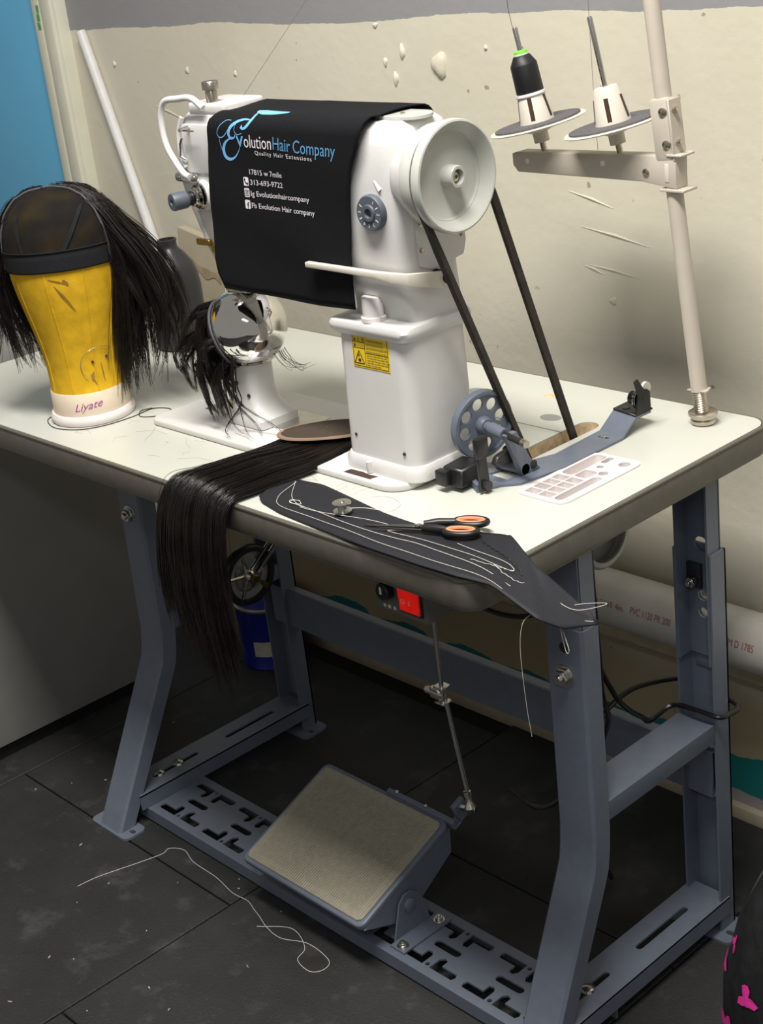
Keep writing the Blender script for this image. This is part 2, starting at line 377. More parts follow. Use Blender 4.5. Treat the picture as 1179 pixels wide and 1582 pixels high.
# ================================================================== THE SETTING
fl = obj('floor', MB().box(-3.4, 2.4, -2.6, WY + 0.1, -0.05, -0.006), 'floor_gap'); struct(fl)
def floor_tile_mesh():
    me = bpy.data.meshes.new('floor_tile'); mb = MB().box(-0.2985, 0.2985, -0.2985, 0.2985, -0.008, 0.0)
    me.from_pydata([tuple(v) for v in mb.v], [], mb.f); finish(me, 30, 0.0015, 1); me.materials.append(M['floor']); return me
tm = floor_tile_mesh()
for i in range(-4, 4):
    off = 0.03 if i % 2 else -0.27
    for j in range(-4, 2):
        x = -0.32 + 0.6 * i; y = off + 0.3 + 0.6 * j
        if y > WY + 0.1: continue
        t = bpy.data.objects.new('floor_tile', tm); COL.objects.link(t); t.parent = fl; t.location = (x, y, 0)

wall = obj('wall_back', MB().box(-3.4, 2.4, WY, WY + 0.12, -0.05, 2.7), 'wall'); struct(wall)
bb = obj('baseboard_back', MB().box(-3.4, 2.4, WY - 0.012, WY + 0.01, -0.006, 0.022), 'board', bevel=0.003); struct(bb)
def blob(x, z, w, h, d, name='plaster_blob', material='plaster', tilt=0.0):
    mb = MB(); n, m = 14, 5; rings = []
    for k in range(m + 1):
        a = PI / 2 * k / m; rr = math.cos(a); ring = []
        for i in range(n):
            t = 2 * PI * i / n; q = 1 + 0.18 * math.sin(3 * t + x * 40)
            u, vv = w * rr * q * math.cos(t), h * rr * q * math.sin(t)
            ring.append((x + u * math.cos(tilt) - vv * math.sin(tilt), WY + 0.0006 - d * math.sin(a), z + u * math.sin(tilt) + vv * math.cos(tilt)))
        rings.append(ring)
    mb.loft(rings); return obj(name, mb, material, wall)
for a in [(-0.657, 1.131, 0.016, 0.019, 0.010), (-0.735, 1.150, 0.005, 0.012, 0.006), (-0.775, 1.135, 0.004, 0.007, 0.005), (-0.755, 1.110, 0.005, 0.011, 0.006),
          (-0.56, 1.155, 0.003, 0.004, 0.004), (-0.79, 1.19, 0.006, 0.004, 0.004), (-1.53, 1.13, 0.004, 0.006, 0.004), (-1.30, 1.12, 0.005, 0.006, 0.004),
          (-1.16, 1.115, 0.004, 0.005, 0.004), (-0.345, 1.105, 0.006, 0.007, 0.006), (-0.09, 1.02, 0.006, 0.01, 0.004), (-0.35, 0.80, 0.007, 0.006, 0.003)]: blob(*a)
for x0, z0, x1, z1 in [(-0.42, 0.955, -0.34, 0.935), (-0.40, 0.905, -0.28, 0.885), (-0.39, 0.85, -0.30, 0.838), (-0.40, 0.848, -0.365, 0.838), (-1.42, 1.055, -1.33, 1.03)]:
    obj('plaster_ridge', MB().tube([(x0, WY, z0), ((x0 + x1) / 2, WY - 0.0005, (z0 + z1) / 2 + 0.002), (x1, WY, z1)], [0.0006, 0.0017, 0.0005], 6), 'plaster', wall)
for x, z in [(-0.80, 1.165), (-0.86, 1.165), (-0.815, 1.095), (-0.70, 1.165), (-0.77, 1.06)]:
    blob(x, z, 0.0022, 0.004, 0.0006, 'paint_fleck', 'can_teal')

for x, z, w_, h_ in [(-0.185, 0.752, 0.0022, 0.014), (-0.20, 0.745, 0.0015, 0.008)]: blob(x, z, w_, h_, 0.0005, 'scuff_mark', 'felt')
for x, z, w_, h_ in [(-0.065, 1.178, 0.010, 0.003), (-0.045, 1.180, 0.006, 0.0025), (-0.135, 1.176, 0.004, 0.002), (-0.90, 1.155, 0.030, 0.0012)]: blob(x, z, w_, h_, 0.0005, 'stain_mark', 'board_stain')

# door and its casing on the far left
dr = obj('door_1', MB().box(-2.70, -1.746, WY - 0.012, WY + 0.01, 0.0, 2.1), 'door_blue', bevel=0.002); struct(dr)
tr = obj('trim_1', MB().box(-1.746, -1.666, WY - 0.024, WY + 0.01, 0.0, 2.18), 'trim', bevel=0.004); struct(tr)
obj('casing_bead', MB().box(-1.706, -1.668, WY - 0.036, WY - 0.02, 0.0, 2.18), 'trim', tr, bevel=0.006)
obj('casing_bead', MB().box(-1.744, -1.716, WY - 0.031, WY - 0.02, 0.0, 2.18), 'trim', tr, bevel=0.004)
for k in range(3):
    obj('paint_smear', MB().box(-1.729 + 0.002 * k, -1.719 + 0.001 * k, WY - 0.0318, WY - 0.030, 1.20 + 0.016 * k, 1.214 + 0.016 * k), 'green_mark', tr)

# ================================================================== SEWING TABLE
tab = thing('sewing_table', 'long white topped industrial sewing table on blue grey steel legs', 'table', (-0.6, 0.27, 0))
outer = rrect(-TL, 0, 0, TW, [0.022, 0.03, 0.03, 0.022], 6)
inner = rrect(-TL + 0.0022, -0.0022, 0.0022, TW - 0.0022, [0.02, 0.028, 0.028, 0.02], 6)
belt_slot = slot(-0.192, 0.262, -0.192, 0.420, 0.0155, 8)
tray_hole = rrect(-0.1165, -0.0525, 0.2075, 0.3475, 0.008, 4)
oval1 = slot(-0.258, 0.424, -0.252, 0.420, 0.010, 6); 
core = plate(outer, [belt_slot, tray_hole], TT - 0.004)
core.transform(Matrix.Translation((0, 0, H - 0.004 - (TT - 0.004) / 2)))
obj('table_core', core, 'edge', tab)
lam = plate(inner, [belt_slot, tray_hole], 0.0039); lam.transform(Matrix.Translation((0, 0, H - 0.00195)))
obj('table_top', lam, 'laminate', tab)
# rounded edge band
mb = MB(); prof = [(0.001, -0.003), (0.0025, -0.0003), (0.0045, -0.0003), (0.0060, -0.0018), (0.0060, -0.0040), (0.0048, -0.0055), (0.0055, -0.0075), (0.0055, -TT + 0.006), (0.0042, -TT + 0.0018), (0.001, -TT), (-0.002, -TT), (-0.002, -0.003)]
ring = []; n = len(outer)
for i in range(n):
    p = Vector(outer[i]); a = Vector(outer[i - 1]); b = Vector(outer[(i + 1) % n]); t = (b - a).normalized(); nn = Vector((t.y, -t.x))
    ring.append([(p.x + nn.x * (d - 0.0035), p.y + nn.y * (d - 0.0035), H + z) for d, z in prof])
mb.loft(ring + [ring[0]], cap=False); obj('edge_band', mb, 'edge', tab, smooth=24)
# plywood lining of the belt slot
mb = MB(); lin = [(x, y) for x, y in slot(-0.192, 0.262, -0.192, 0.420, 0.0151, 8)]
mb.loft([[(x, y, H - 0.0015) for x, y in lin], [(x, y, ZU) for x, y in lin]], cap=False)
obj('slot_lining', mb, 'plywood', tab)
# inserts in the top
for cx, cy, rx, ry, m_ in [(-0.2545, 0.422, 0.016, 0.011, 'motor'), (-0.418, 0.456, 0.016, 0.011, 'motor'), (-0.312, 0.489, 0.011, 0.007, 'plywood')]:
    obj('hole_plug', MB().loft([[(cx + rx * math.cos(2 * PI * k / 20), cy + ry * math.sin(2 * PI * k / 20), z) for k in range(20)] for z in (H - 0.002, H + 0.0004)]), m_, tab)
obj('hinge_board_seam', MB().box(-0.42, -0.206, 0.3855, 0.3875, H - 0.001, H + 0.0003), 'motor', tab)
obj('hinge_board_seam', MB().box(-0.80, -0.49, 0.3075, 0.3095, H - 0.001, H + 0.0003), 'motor', tab)

def c_section(X0, X1, depth, t):      # C profile: (x, d) with d measured from the web outwards
    return [(X0, 0.004), (X0 + 0.004, 0), (X1 - 0.004, 0), (X1, 0.004), (X1, depth), (X1 - t, depth), (X1 - t, t + 0.002), (X1 - t - 0.002, t), (X0 + t + 0.002, t), (X0 + t, t + 0.002), (X0 + t, depth), (X0, depth)]
def c_leg(X0, X1, path, depth, sgn, t=0.003):
    """path of (Y,z) of the web face; flanges point along sgn*Y"""
    rings = []; P = [Vector(p) for p in path]
    for i, p in enumerate(P):
        a = P[max(i - 1, 0)]; b = P[min(i + 1, len(P) - 1)]; tg = (b - a).normalized(); nn = Vector((tg.y, -tg.x)) * sgn
        if abs(nn.x) < 0.3: nn = Vector((sgn, 0))
        if i in (0, len(P) - 1): nn = Vector((sgn, 0))
        rings.append([(x, p.x + nn.x * d, p.y + nn.y * d) for x, d in c_section(X0, X1, depth, t)])
    return MB().loft(rings)
def bendpath(y0, z0, y1, z1, y2, z2):
    return [(y0, z0), (y1 + (y0 - y1) * 0.12, z1 + (z0 - z1) * 0.12), (y1 + (y0 - y1) * 0.05 + (y2 - y1) * 0.004, z1 + (z0 - z1) * 0.045), (y1 + (y2 - y1) * 0.05 + (y0 - y1) * 0.02, z1 + (z2 - z1) * 0.03), (y1 + (y2 - y1) * 0.15, z1 + (z2 - z1) * 0.12), (y2, z2)]
def foot_plate(x0, x1, y0, y1, par, hole):
    me = plate(rrect(x0, x1, y0, y1, 0.011), [slot(hole[0] - 0.003, hole[1], hole[0] + 0.003, hole[1], 0.004)], 0.004)
    me.transform(Matrix.Translation((0, 0, 0.002))); obj('foot_plate', me, 'steel_paint', par)
def upper_leg(X0, X1, y, sgn, z0, holes_z):
    """telescoping inner leg with its holes"""
    w = X1 - X0; me = plate([(X0, z0), (X1, z0), (X1, ZU), (X0, ZU)], [circle((X0 + X1) / 2 - 0.002, hz, 0.0105 if hz > 0.57 else 0.0075, 14) for hz in holes_z], 0.003)
    mb = MB().mesh(me, Matrix(((1, 0, 0, 0), (0, 0, 1, y), (0, 1, 0, 0), (0, 0, 0, 1))))
    for x in (X0, X1 - 0.003): mb.box(x, x + 0.003, min(y, y + sgn * 0.026), max(y, y + sgn * 0.026), z0, ZU)
    u = obj('upper_leg', mb, 'steel_paint', tab, smooth=30)
    obj('mounting_flange', MB().box(X0 - 0.004, X1 + 0.004, min(y, y + sgn * 0.045), max(y, y + sgn * 0.045), ZU - 0.004, ZU), 'steel_paint', u)
    return u
RX0, RX1, LX0, LX1 = -0.070, -0.012, -0.970, -0.910
# right front, left front: webs to the front
rf = obj('lower_leg', c_leg(RX0, RX1, bendpath(0.058, 0.003, 0.176, 0.262, 0.1785, 0.580), 0.030, 1), 'steel_paint', tab)
lf = obj('lower_leg', c_leg(LX0, LX1, bendpath(0.026, 0.003, 0.171, 0.275, 0.1785, 0.580), 0.030, 1), 'steel_paint', tab)
def rear_leg(X0, X1):
    hs = [circle((X0 + X1) / 2 - 0.002, hz_, 0.0075, 14) for hz_ in (0.5062, 0.4814)]
    me = plate([(X0, 0.003), (X1, 0.003), (X1, 0.578), (X0, 0.578)], hs, 0.003)
    mb = MB().mesh(me, Matrix(((1, 0, 0, 0), (0, 0, 1, 0.458), (0, 1, 0, 0), (0, 0, 0, 1))))
    for x in (X0, X1 - 0.003): mb.box(x, x + 0.003, 0.428, 0.4595, 0.003, 0.578)
    return obj('lower_leg', mb, 'steel_paint', tab, smooth=30)
rb = rear_leg(RX0, RX1); lb = rear_leg(LX0, LX1)
foot_plate(-0.100, 0.012, 0.052, 0.096, rf, (-0.002, 0.074)); foot_plate(-0.992, -0.888, 0.022, 0.066, lf, (-0.9, 0.045))
foot_plate(-0.100, 0.012, 0.410, 0.466, rb, (-0.0005, 0.432)); foot_plate(-0.992, -0.884, 0.410, 0.466, lb, (-0.896, 0.434))
urf = upper_leg(RX0 + 0.0035, RX1 - 0.0035, 0.1835, 1, 0.42, (0.60,))
ulf = upper_leg(LX0 + 0.0035, LX1 - 0.0035, 0.1835, 1, 0.42, (0.60,))
urb = upper_leg(RX0 + 0.0035, RX1 - 0.0035, 0.4530, -1, 0.42, (0.5788, 0.5062, 0.4814))
ulb = upper_leg(LX0 + 0.0035, LX1 - 0.0035, 0.4530, -1, 0.42, (0.5788, 0.5062, 0.4814))
for par, x, y, d in ((rf, -0.043, 0.1785, -1), (lf, -0.943, 0.1785, -1)):
    bolt(par, (x, y - 0.0002, 0.515), (0, d, 0), 0.0105, 0.009)
    for hz in (0.553, 0.488):
        obj('bolt_hole', MB().lathe([(0.0065, 0), (0.0065, 0.0005), (0.0, 0.0005)], 16, axis_mx((x + 0.002, y, hz), (0, -1, 0))), 'dark_metal', par)
bolt(ulf, (-0.955, 0.183, 0.63), (0, -1, 0), 0.009, 0.012)
for par, x in ((rb, -0.035), (lb, -0.935)):
    obj('clamp_plate', MB().box(x - 0.028, x - 0.006, 0.4455, 0.4512, 0.518, 0.552), 'dark_metal', par, bevel=0.001)
    bolt(par, (x - 0.016, 0.4455, 0.5285), (0, -1, 0), 0.007, 0.01, washer=False)
    bolt(par, (x - 0.014, 0.4555, 0.325 - 0.055), (0, -1, 0), 0.007, 0.010); bolt(par, (x + 0.008, 0.4555, 0.235), (0, -1, 0), 0.006, 0.006)
    obj('slide_strip', MB().box(x - 0.024, x + 0.012, 0.4545, 0.4562, 0.40, 0.4185), 'steel_paint', par, bevel=0.001)
# upper stretchers
for X0, X1 in ((RX0, RX1), (LX0, LX1)):
    X0 += 0.0009; X1 -= 0.0009
    mb = MB().box(X0, X1, 0.1985, 0.4315, 0.333, 0.336).box(X0, X0 + 0.003, 0.1985, 0.4315, 0.309, 0.336).box(X1 - 0.003, X1, 0.1985, 0.4315, 0.309, 0.336)
    obj('upper_stretcher', mb, 'steel_paint', tab, bevel=0.0012, seg=2)
# lower stretchers with long slots
for X0, X1, yn in ((RX0 - 0.004, RX1 + 0.002, 0.088), (LX0 - 0.002, LX1 + 0.004, 0.075)):
    cx = (X0 + X1) / 2
    me = plate([(X0, yn), (X1, yn), (X1, 0.446), (X0, 0.446)], [slot(cx, 0.130, cx, 0.215, 0.005), slot(cx, 0.285, cx, 0.385, 0.005)], 0.003)
    mb = MB().mesh(me, Matrix.Translation((0, 0, 0.0515))).box(X0, X0 + 0.003, yn, 0.446, 0.026, 0.0528).box(X1 - 0.003, X1, yn, 0.446, 0.026, 0.0528)
    st = obj('lower_stretcher', mb, 'steel_paint', tab, smooth=30)
    for y in (0.138, 0.178):
        obj('bolt', MB().lathe([(0.010, 0), (0.0085, 0.0035), (0.004, 0.0055), (0, 0.006)], 18, Matrix.Translation((cx, y, 0.053))), 'metal', st)
# rear beam
mb = MB().box(-0.955, -0.025, 0.436, 0.439, 0.212, 0.284).box(-0.955, -0.025, 0.4385, 0.4545, 0.281, 0.284).box(-0.955, -0.025, 0.4385, 0.4545, 0.212, 0.215)
obj('rear_beam', mb, 'steel_paint', tab, bevel=0.001, seg=1)
# perforated footboard
def ell(x, y, sx, sy, L=0.041, W=0.0125, leg=0.025):
    p = [(0, 0), (L, 0), (L + W * 0.2, W * 0.5), (L, W), (W, W), (W, leg), (W * 0.4, leg + W * 0.15), (0, leg - W * 0.35)]
    q = [(x + sx * a, y + sy * b) for a, b in p]
    return q if sx * sy > 0 else q[::-1]
FB0, FB1, FY0, FY1, FZ = -0.966, -0.016, 0.088, 0.200, 0.0255
holes = []
def perforate(xs):
    for x in xs:
        holes.append(ell(x + 0.007, FY1 - 0.012, 1, -1)); holes.append(ell(x - 0.007, FY1 - 0.012, -1, -1)); holes.append(circle(x, FY1 - 0.016, 0.0035, 10))
        holes.append(ell(x + 0.007, FY0 + 0.012, 1, 1)); holes.append(ell(x - 0.007, FY0 + 0.012, -1, 1)); holes.append(circle(x, FY0 + 0.016, 0.0035, 10))
        holes.append(slot(x - 0.018, (FY0 + FY1) / 2, x + 0.018, (FY0 + FY1) / 2, 0.0062))
perforate([-0.846, -0.730, -0.614, -0.498, -0.382, -0.266, -0.150])
mb = MB().mesh(plate([(FB0, FY0), (FB1, FY0), (FB1, FY1), (FB0, FY1)], holes, 0.003), Matrix.Translation((0, 0, FZ - 0.0015)))
mb.box(FB0, FB1, FY0 - 0.003, FY0, 0.004, FZ).box(FB0, FB1, FY1, FY1 + 0.003, 0.004, FZ)
obj('footboard', mb, 'steel_paint', tab, smooth=30)


# drawer hung under the left end
dwr = thing('under_table_drawer', 'dark shallow drawer hung under the left end of the table', 'drawer', (-1.08, 0.12, 0.62))
obj('drawer_body', MB().box(-1.17, -1.0, 0.07, 0.30, 0.632, ZU - 0.0005), 'cabinet', dwr, bevel=0.003)
obj('drawer_rail', MB().box(-0.998, -0.985, 0.07, 0.30, 0.668, ZU - 0.0005), 'dark_metal', dwr)
obj('drawer_rail', MB().box(-1.185, -1.172, 0.07, 0.30, 0.668, ZU - 0.0005), 'dark_metal', dwr)

# ================================================================== ACCESSORY TRAY (let into the table top)
tray = thing('accessory_tray', 'white plastic parts tray let into the table top', 'tray', (-0.0845, 0.277, H))
hl = []
for r_ in range(2):
    for c_ in range(4):
        x0 = -0.1150 + r_ * 0.0212; y0 = 0.2095 + c_ * 0.0160
        a = (x0 + 0.0015, y0 + 0.001); hl.append([(x0 + 0.001, y0 + 0.001), (x0 + 0.0203, y0 + 0.001), (x0 + 0.0203, y0 + 0.0150), (x0 + 0.001, y0 + 0.0150)])
hl.append(slot(-0.0640, 0.217, -0.0640, 0.282, 0.0066))
hl.append(rrect(-0.1150, -0.0960, 0.2765, 0.3455, 0.007)); hl.append(rrect(-0.0945, -0.0745, 0.2765, 0.300, 0.005)); hl.append(rrect(-0.0945, -0.0860, 0.3260, 0.3455, 0.003))
hl += [circle(-0.068, 0.300, 0.0062), circle(-0.0845, 0.3145, 0.0045), circle(-0.0640, 0.335, 0.0075)]
me = plate(rrect(-0.121, -0.048, 0.203, 0.352, 0.012), hl, 0.0018); me.transform(Matrix.Translation((0, 0, H + 0.0011)))
obj('tray_rim', me, 'white_plastic', tray, smooth=30)
me = plate(rrect(-0.1155, -0.0535, 0.2085, 0.3465, 0.007), hl, 0.0155); me.transform(Matrix.Translation((0, 0, H - 0.0077)))
obj('tray_dividers', me, 'white_plastic', tray, smooth=30)
obj('tray_floor', MB().prism(rrect(-0.1155, -0.0535, 0.2085, 0.3465, 0.007), H - 0.0175, H - 0.0154), 'white_plastic', tray)
for r_ in range(2):          # sloping bin bottoms
    for c_ in range(4):
        x0 = -0.1150 + r_ * 0.0212; y0 = 0.2095 + c_ * 0.0160
        obj('bin_ramp', MB().add([(x0 + 0.001, y0 + 0.001, H - 0.0154), (x0 + 0.0203, y0 + 0.001, H - 0.0154), (x0 + 0.0203, y0 + 0.0150, H - 0.0154), (x0 + 0.001, y0 + 0.0150, H - 0.0154), (x0 + 0.001, y0 + 0.0150, H - 0.0075), (x0 + 0.0203, y0 + 0.0150, H - 0.0075)], [(0, 1, 5, 4), (0, 3, 2, 1), (0, 4, 3), (1, 2, 5), (2, 3, 4, 5)]), 'white_plastic', tray, smooth=False)

# ================================================================== SEWING MACHINE
sm = thing('sewing_machine', 'white post bed sewing machine with chrome dome and large handwheel', 'sewing machine', (-0.45, 0.21, H))
zb = H + 0.010
bed = obj('bed_plate', MB().prism(rrect(-0.746, -0.233, 0.122, 0.304, [0.035, 0.02, 0.016, 0.016], 6), H + 0.0002, zb), 'machine', sm, bevel=0.003, seg=3)
obj('slide_plate', MB().box(-0.700, -0.500, 0.188, 0.252, zb, zb + 0.0012), 'metal', sm, bevel=0.0004, seg=1)
obj('worn_label', MB().prism([(-0.335, 0.1262), (-0.286, 0.1262), (-0.287, 0.1285), (-0.284, 0.1375), (-0.300, 0.1365), (-0.312, 0.1385), (-0.333, 0.1372)], zb, zb + 0.0004), 'ink', sm)
def ringz(x0, x1, y0, y1, r, z, n=5): return [(x, y, z) for x, y in rrect(x0, x1, y0, y1, r, n)]
# column: collar, tapering shaft, flange, upper casting that carries the arm
mb = MB().loft([ringz(-0.356, -0.219, 0.142, 0.268, 0.022, zb), ringz(-0.356, -0.219, 0.142, 0.268, 0.022, zb + 0.012), ringz(-0.353, -0.223, 0.146, 0.264, 0.020, zb + 0.018)])
obj('column_collar', mb, 'machine', sm)
mb = MB().loft([ringz(-0.352, -0.226, 0.148, 0.262, 0.020, zb + 0.016), ringz(-0.351, -0.226, 0.150, 0.261, 0.020, 0.82), ringz(-0.350, -0.227, 0.153, 0.260, 0.019, 0.906)])
shaft = obj('column', mb, 'machine', sm)
mb = MB().loft([ringz(-0.351, -0.226, 0.152, 0.261, 0.012, 0.902), ringz(-0.357, -0.221, 0.147, 0.265, 0.013, 0.908), ringz(-0.358, -0.220, 0.146, 0.266, 0.013, 0.914), ringz(-0.356, -0.222, 0.148, 0.264, 0.013, 0.919), ringz(-0.350, -0.227, 0.153, 0.260, 0.012, 0.921)])
obj('column_flange', mb, 'machine', sm)
mb = MB().loft([ringz(-0.338, -0.227, 0.176, 0.259, 0.014, 0.919), ringz(-0.336, -0.227, 0.174, 0.259, 0.014, 0.936), ringz(-0.326, -0.227, 0.164, 0.258, 0.014, 0.952), ringz(-0.320, -0.226, 0.157, 0.257, 0.016, 0.970),
                ringz(-0.330, -0.224, 0.155, 0.256, 0.018, 1.00), ringz(-0.350, -0.222, 0.154, 0.256, 0.02, 1.03), ringz(-0.375, -0.218, 0.154, 0.256, 0.022, 1.08), ringz(-0.38, -0.215, 0.156, 0.255, 0.022, 1.125), ringz(-0.375, -0.217, 0.162, 0.250, 0.02, 1.143), ringz(-0.365, -0.224, 0.172, 0.242, 0.018, 1.150)])
obj('upper_column', mb, 'machine', sm, smooth=50)
for p in [(-0.328, 0.1495, 0.775), (-0.244, 0.1487, 0.765)]: screw(shaft, p, (0, -1, 0), 0.0022, 'dark_metal', 'column_screw')
obj('collar_pin', MB().tube([(-0.302, 0.1415, zb + 0.001), (-0.302, 0.1415, zb + 0.015)], 0.004, 10), 'machine', sm)
def ringx(x, y0, y1, z0, z1, r): return [(x, y, z) for y, z in rrect(y0, y1, z0, z1, r, 6)]
mb = MB().loft([ringx(-0.225, 0.170, 0.242, 1.04, 1.146, 0.02), ringx(-0.24, 0.158, 0.254, 1.02, 1.150, 0.026), ringx(-0.36, 0.154, 0.256, 0.995, 1.151, 0.026), ringx(-0.45, 0.154, 0.256, 1.01, 1.151, 0.026), ringx(-0.53, 0.154, 0.256, 1.00, 1.151, 0.026)])
obj('arm', mb, 'machine', sm, smooth=50)
obj('arm_cover_plate', MB().prism(slot(-0.262, 0.205, -0.228, 0.205, 0.022, 8), 1.1500, 1.1545), 'wheel', sm, bevel=0.0008, seg=1)
screw(sm, (-0.238, 0.198, 1.1545), (0, 0, 1), 0.003, 'metal', 'cover_screw')
# needle head at the left end
def hz(x0, x1, y0, y1, z, r=0.012): return ringz(x0, x1, y0, y1, r, z)
mb = MB().loft([hz(-0.583, -0.555, 0.176, 0.222, 0.938, 0.006), hz(-0.598, -0.545, 0.170, 0.232, 0.966), hz(-0.618, -0.52, 0.166, 0.242, 1.004), hz(-0.632, -0.51, 0.163, 0.248, 1.045), hz(-0.638, -0.51, 0.162, 0.25, 1.072), hz(-0.634, -0.51, 0.163, 0.25, 1.11), hz(-0.626, -0.51, 0.166, 0.248, 1.140), hz(-0.612, -0.515, 0.172, 0.242, 1.152), hz(-0.60, -0.52, 0.178, 0.236, 1.155)])
head = obj('needle_head', mb, 'machine', sm, smooth=50)
obj('head_top_block', MB().box(-0.602, -0.528, 0.170, 0.236, 1.150, 1.1645), 'machine', sm, bevel=0.004, seg=3)
obj('face_panel', MB().prism(rrect(-0.612, -0.545, 1.078, 1.140, 0.01), 0, 0.004, Matrix(((1, 0, 0, 0), (0, 0, 1, 0.1600), (0, 1, 0, 0), (0, 0, 0, 1)))), 'machine', sm, bevel=0.0012)
obj('face_ridge', MB().tube(catmull([(-0.606, 0.162, 1.148), (-0.616, 0.1605, 1.128), (-0.617, 0.1600, 1.10), (-0.610, 0.1605, 1.085)], 10), 0.0035, 8), 'machine', sm)
pin = obj('pressure_screw', MB().lathe([(0.0075, 1.160), (0.0075, 1.178), (0.0070, 1.179), (0.0105, 1.180), (0.0105, 1.1885), (0.0095, 1.190), (0.0, 1.190)], 20, Matrix.Translation((-0.561, 0.180, 0))), 'nickel', sm)
obj('guard_tube', MB().tube(catmull([(-0.560, 0.163, 1.160), (-0.578, 0.160, 1.172), (-0.605, 0.158, 1.171), (-0.630, 0.157, 1.168), (-0.641, 0.156, 1.155), (-0.643, 0.155, 1.135), (-0.638, 0.154, 1.112), (-0.625, 0.154, 1.093), (-0.610, 0.154, 1.078), (-0.598, 0.154, 1.074)], 40), 0.0043, 10), 'machine', sm)
br = obj('thread_guide_bracket', MB().prism(rrect(-0.634, -0.586, 1.0665, 1.078, 0.005), 0, 0.003, Matrix(((1, 0, 0, 0), (0, 0, 1, 0.1560), (0, 1, 0, 0), (0, 0, 0, 1)))), 'chrome', sm, bevel=0.0008)
for x in (-0.627, -0.594): screw(br, (x, 0.156, 1.072), (0, -1, 0), 0.0042, 'metal')
obj('take_up_lever', MB().tube([(-0.604, 0.158, 1.094), (-0.611, 0.154, 1.100), (-0.606, 0.153, 1.116), (-0.600, 0.153, 1.124)], 0.0016, 8), 'chrome', sm)
obj('thread_stud', MB().tube([(-0.592, 0.162, 1.136), (-0.592, 0.145, 1.1345)], 0.0025, 10).box(-0.602, -0.57, 0.150, 0.1515, 1.1325, 1.1345), 'metal', sm)
tp = (-0.5835, 0.165, 1.050); td = (-0.18, -1, 0)
boss = obj('tension_boss', MB().lathe([(0.020, -0.01), (0.020, 0.004), (0.017, 0.007), (0, 0.007)], 24, axis_mx(tp, td)), 'machine', sm)
tens = obj('tension_discs', MB().lathe([(0.006, 0.006), (0.0165, 0.008), (0.0165, 0.0095), (0.008, 0.010), (0.0155, 0.012), (0.0155, 0.0135), (0.008, 0.014), (0.0125, 0.016), (0.0125, 0.017), (0.007, 0.018), (0.011, 0.020), (0.011, 0.0205), (0.006, 0.022), (0, 0.022)], 24, axis_mx(tp, td)), 'chrome', sm)
sp = []
for k in range(60):
    a = k * 0.55; sp.append(axis_mx(tp, td) @ Vector((0.0085 * math.cos(a), 0.0085 * math.sin(a), 0.020 + 0.014 * k / 60)))
obj('tension_spring', MB().tube(sp, 0.0009, 6), 'dark_metal', sm)
kn = obj('tension_knob', MB().lathe([(0.006, 0.024), (0.0112, 0.030), (0.0115, 0.048), (0.0105, 0.050), (0.004, 0.050), (0.003, 0.046), (0, 0.046)], 24, axis_mx(tp, td)), 'grey_plastic', sm)
obj('face_guide_rail', MB().tube([(-0.606, 0.165, 1.03), (-0.600, 0.168, 0.99), (-0.588, 0.172, 0.962)], 0.004, 8), 'machine', sm)
obj('brass_bracket', MB().box(-0.616, -0.588, 0.160, 0.166, 0.9835, 0.9915).box(-0.588, -0.578, 0.162, 0.170, 0.976, 0.987), 'brass', sm, bevel=0.0008, seg=1)
obj('presser_bar', MB().tube([(-0.585, 0.188, 0.95), (-0.585, 0.192, 0.922)], 0.0035, 10).box(-0.579, -0.574, 0.166, 0.170, 0.955, 0.982), 'metal', sm)
obj('presser_foot', MB().box(-0.592, -0.574, 0.180, 0.206, 0.9235, 0.9275).box(-0.590, -0.580, 0.196, 0.202, 0.927, 0.945), 'metal', sm, bevel=0.0008, seg=1)
# stitch dial
dl = axis_mx((-0.2555, 0.158, 1.0535), (0.06, -1, 0.02))
dial = obj('stitch_dial', MB().lathe([(0.0205, 0), (0.0205, 0.010), (0.0190, 0.0125), (0.010, 0.0125), (0.009, 0.0145), (0.0055, 0.0145), (0.004, 0.010), (0, 0.010)], 32, dl), 'grey_plastic', sm)
mbd = MB()
for k, ch in enumerate(['1', '2', '3', '4', '5']):
    v, f = text2d(ch); a = -0.6 - k * 1.05
    pts = []
    for x, y in v:
        u, w = (x - 0.3) * 0.0062, (y - 0.35) * 0.0062 + 0.0145
        pts.append(dl @ Vector((u * math.cos(a) - w * math.sin(a), -(u * math.sin(a) + w * math.cos(a)) * -1, 0.0127)))
    mbd.add(pts, f)
    a2 = a - 0.52; c0, s0 = math.cos(a2), math.sin(a2)
    q = [(-0.0006, 0.012), (0.0006, 0.012), (0.0006, 0.0165), (-0.0006, 0.0165)]
    mbd.add([dl @ Vector((x * c0 - y * s0, x * s0 + y * c0, 0.0127)) for x, y in q], [(0, 1, 2, 3)])
obj('dial_marks', mbd, 'print_white', dial, smooth=False, fixn=False)
obj('dial_pointer', MB().tube([(-0.250, 0.1555, 1.088), (-0.241, 0.1555, 1.078)], [0.002, 0.004], 8), 'machine', sm)
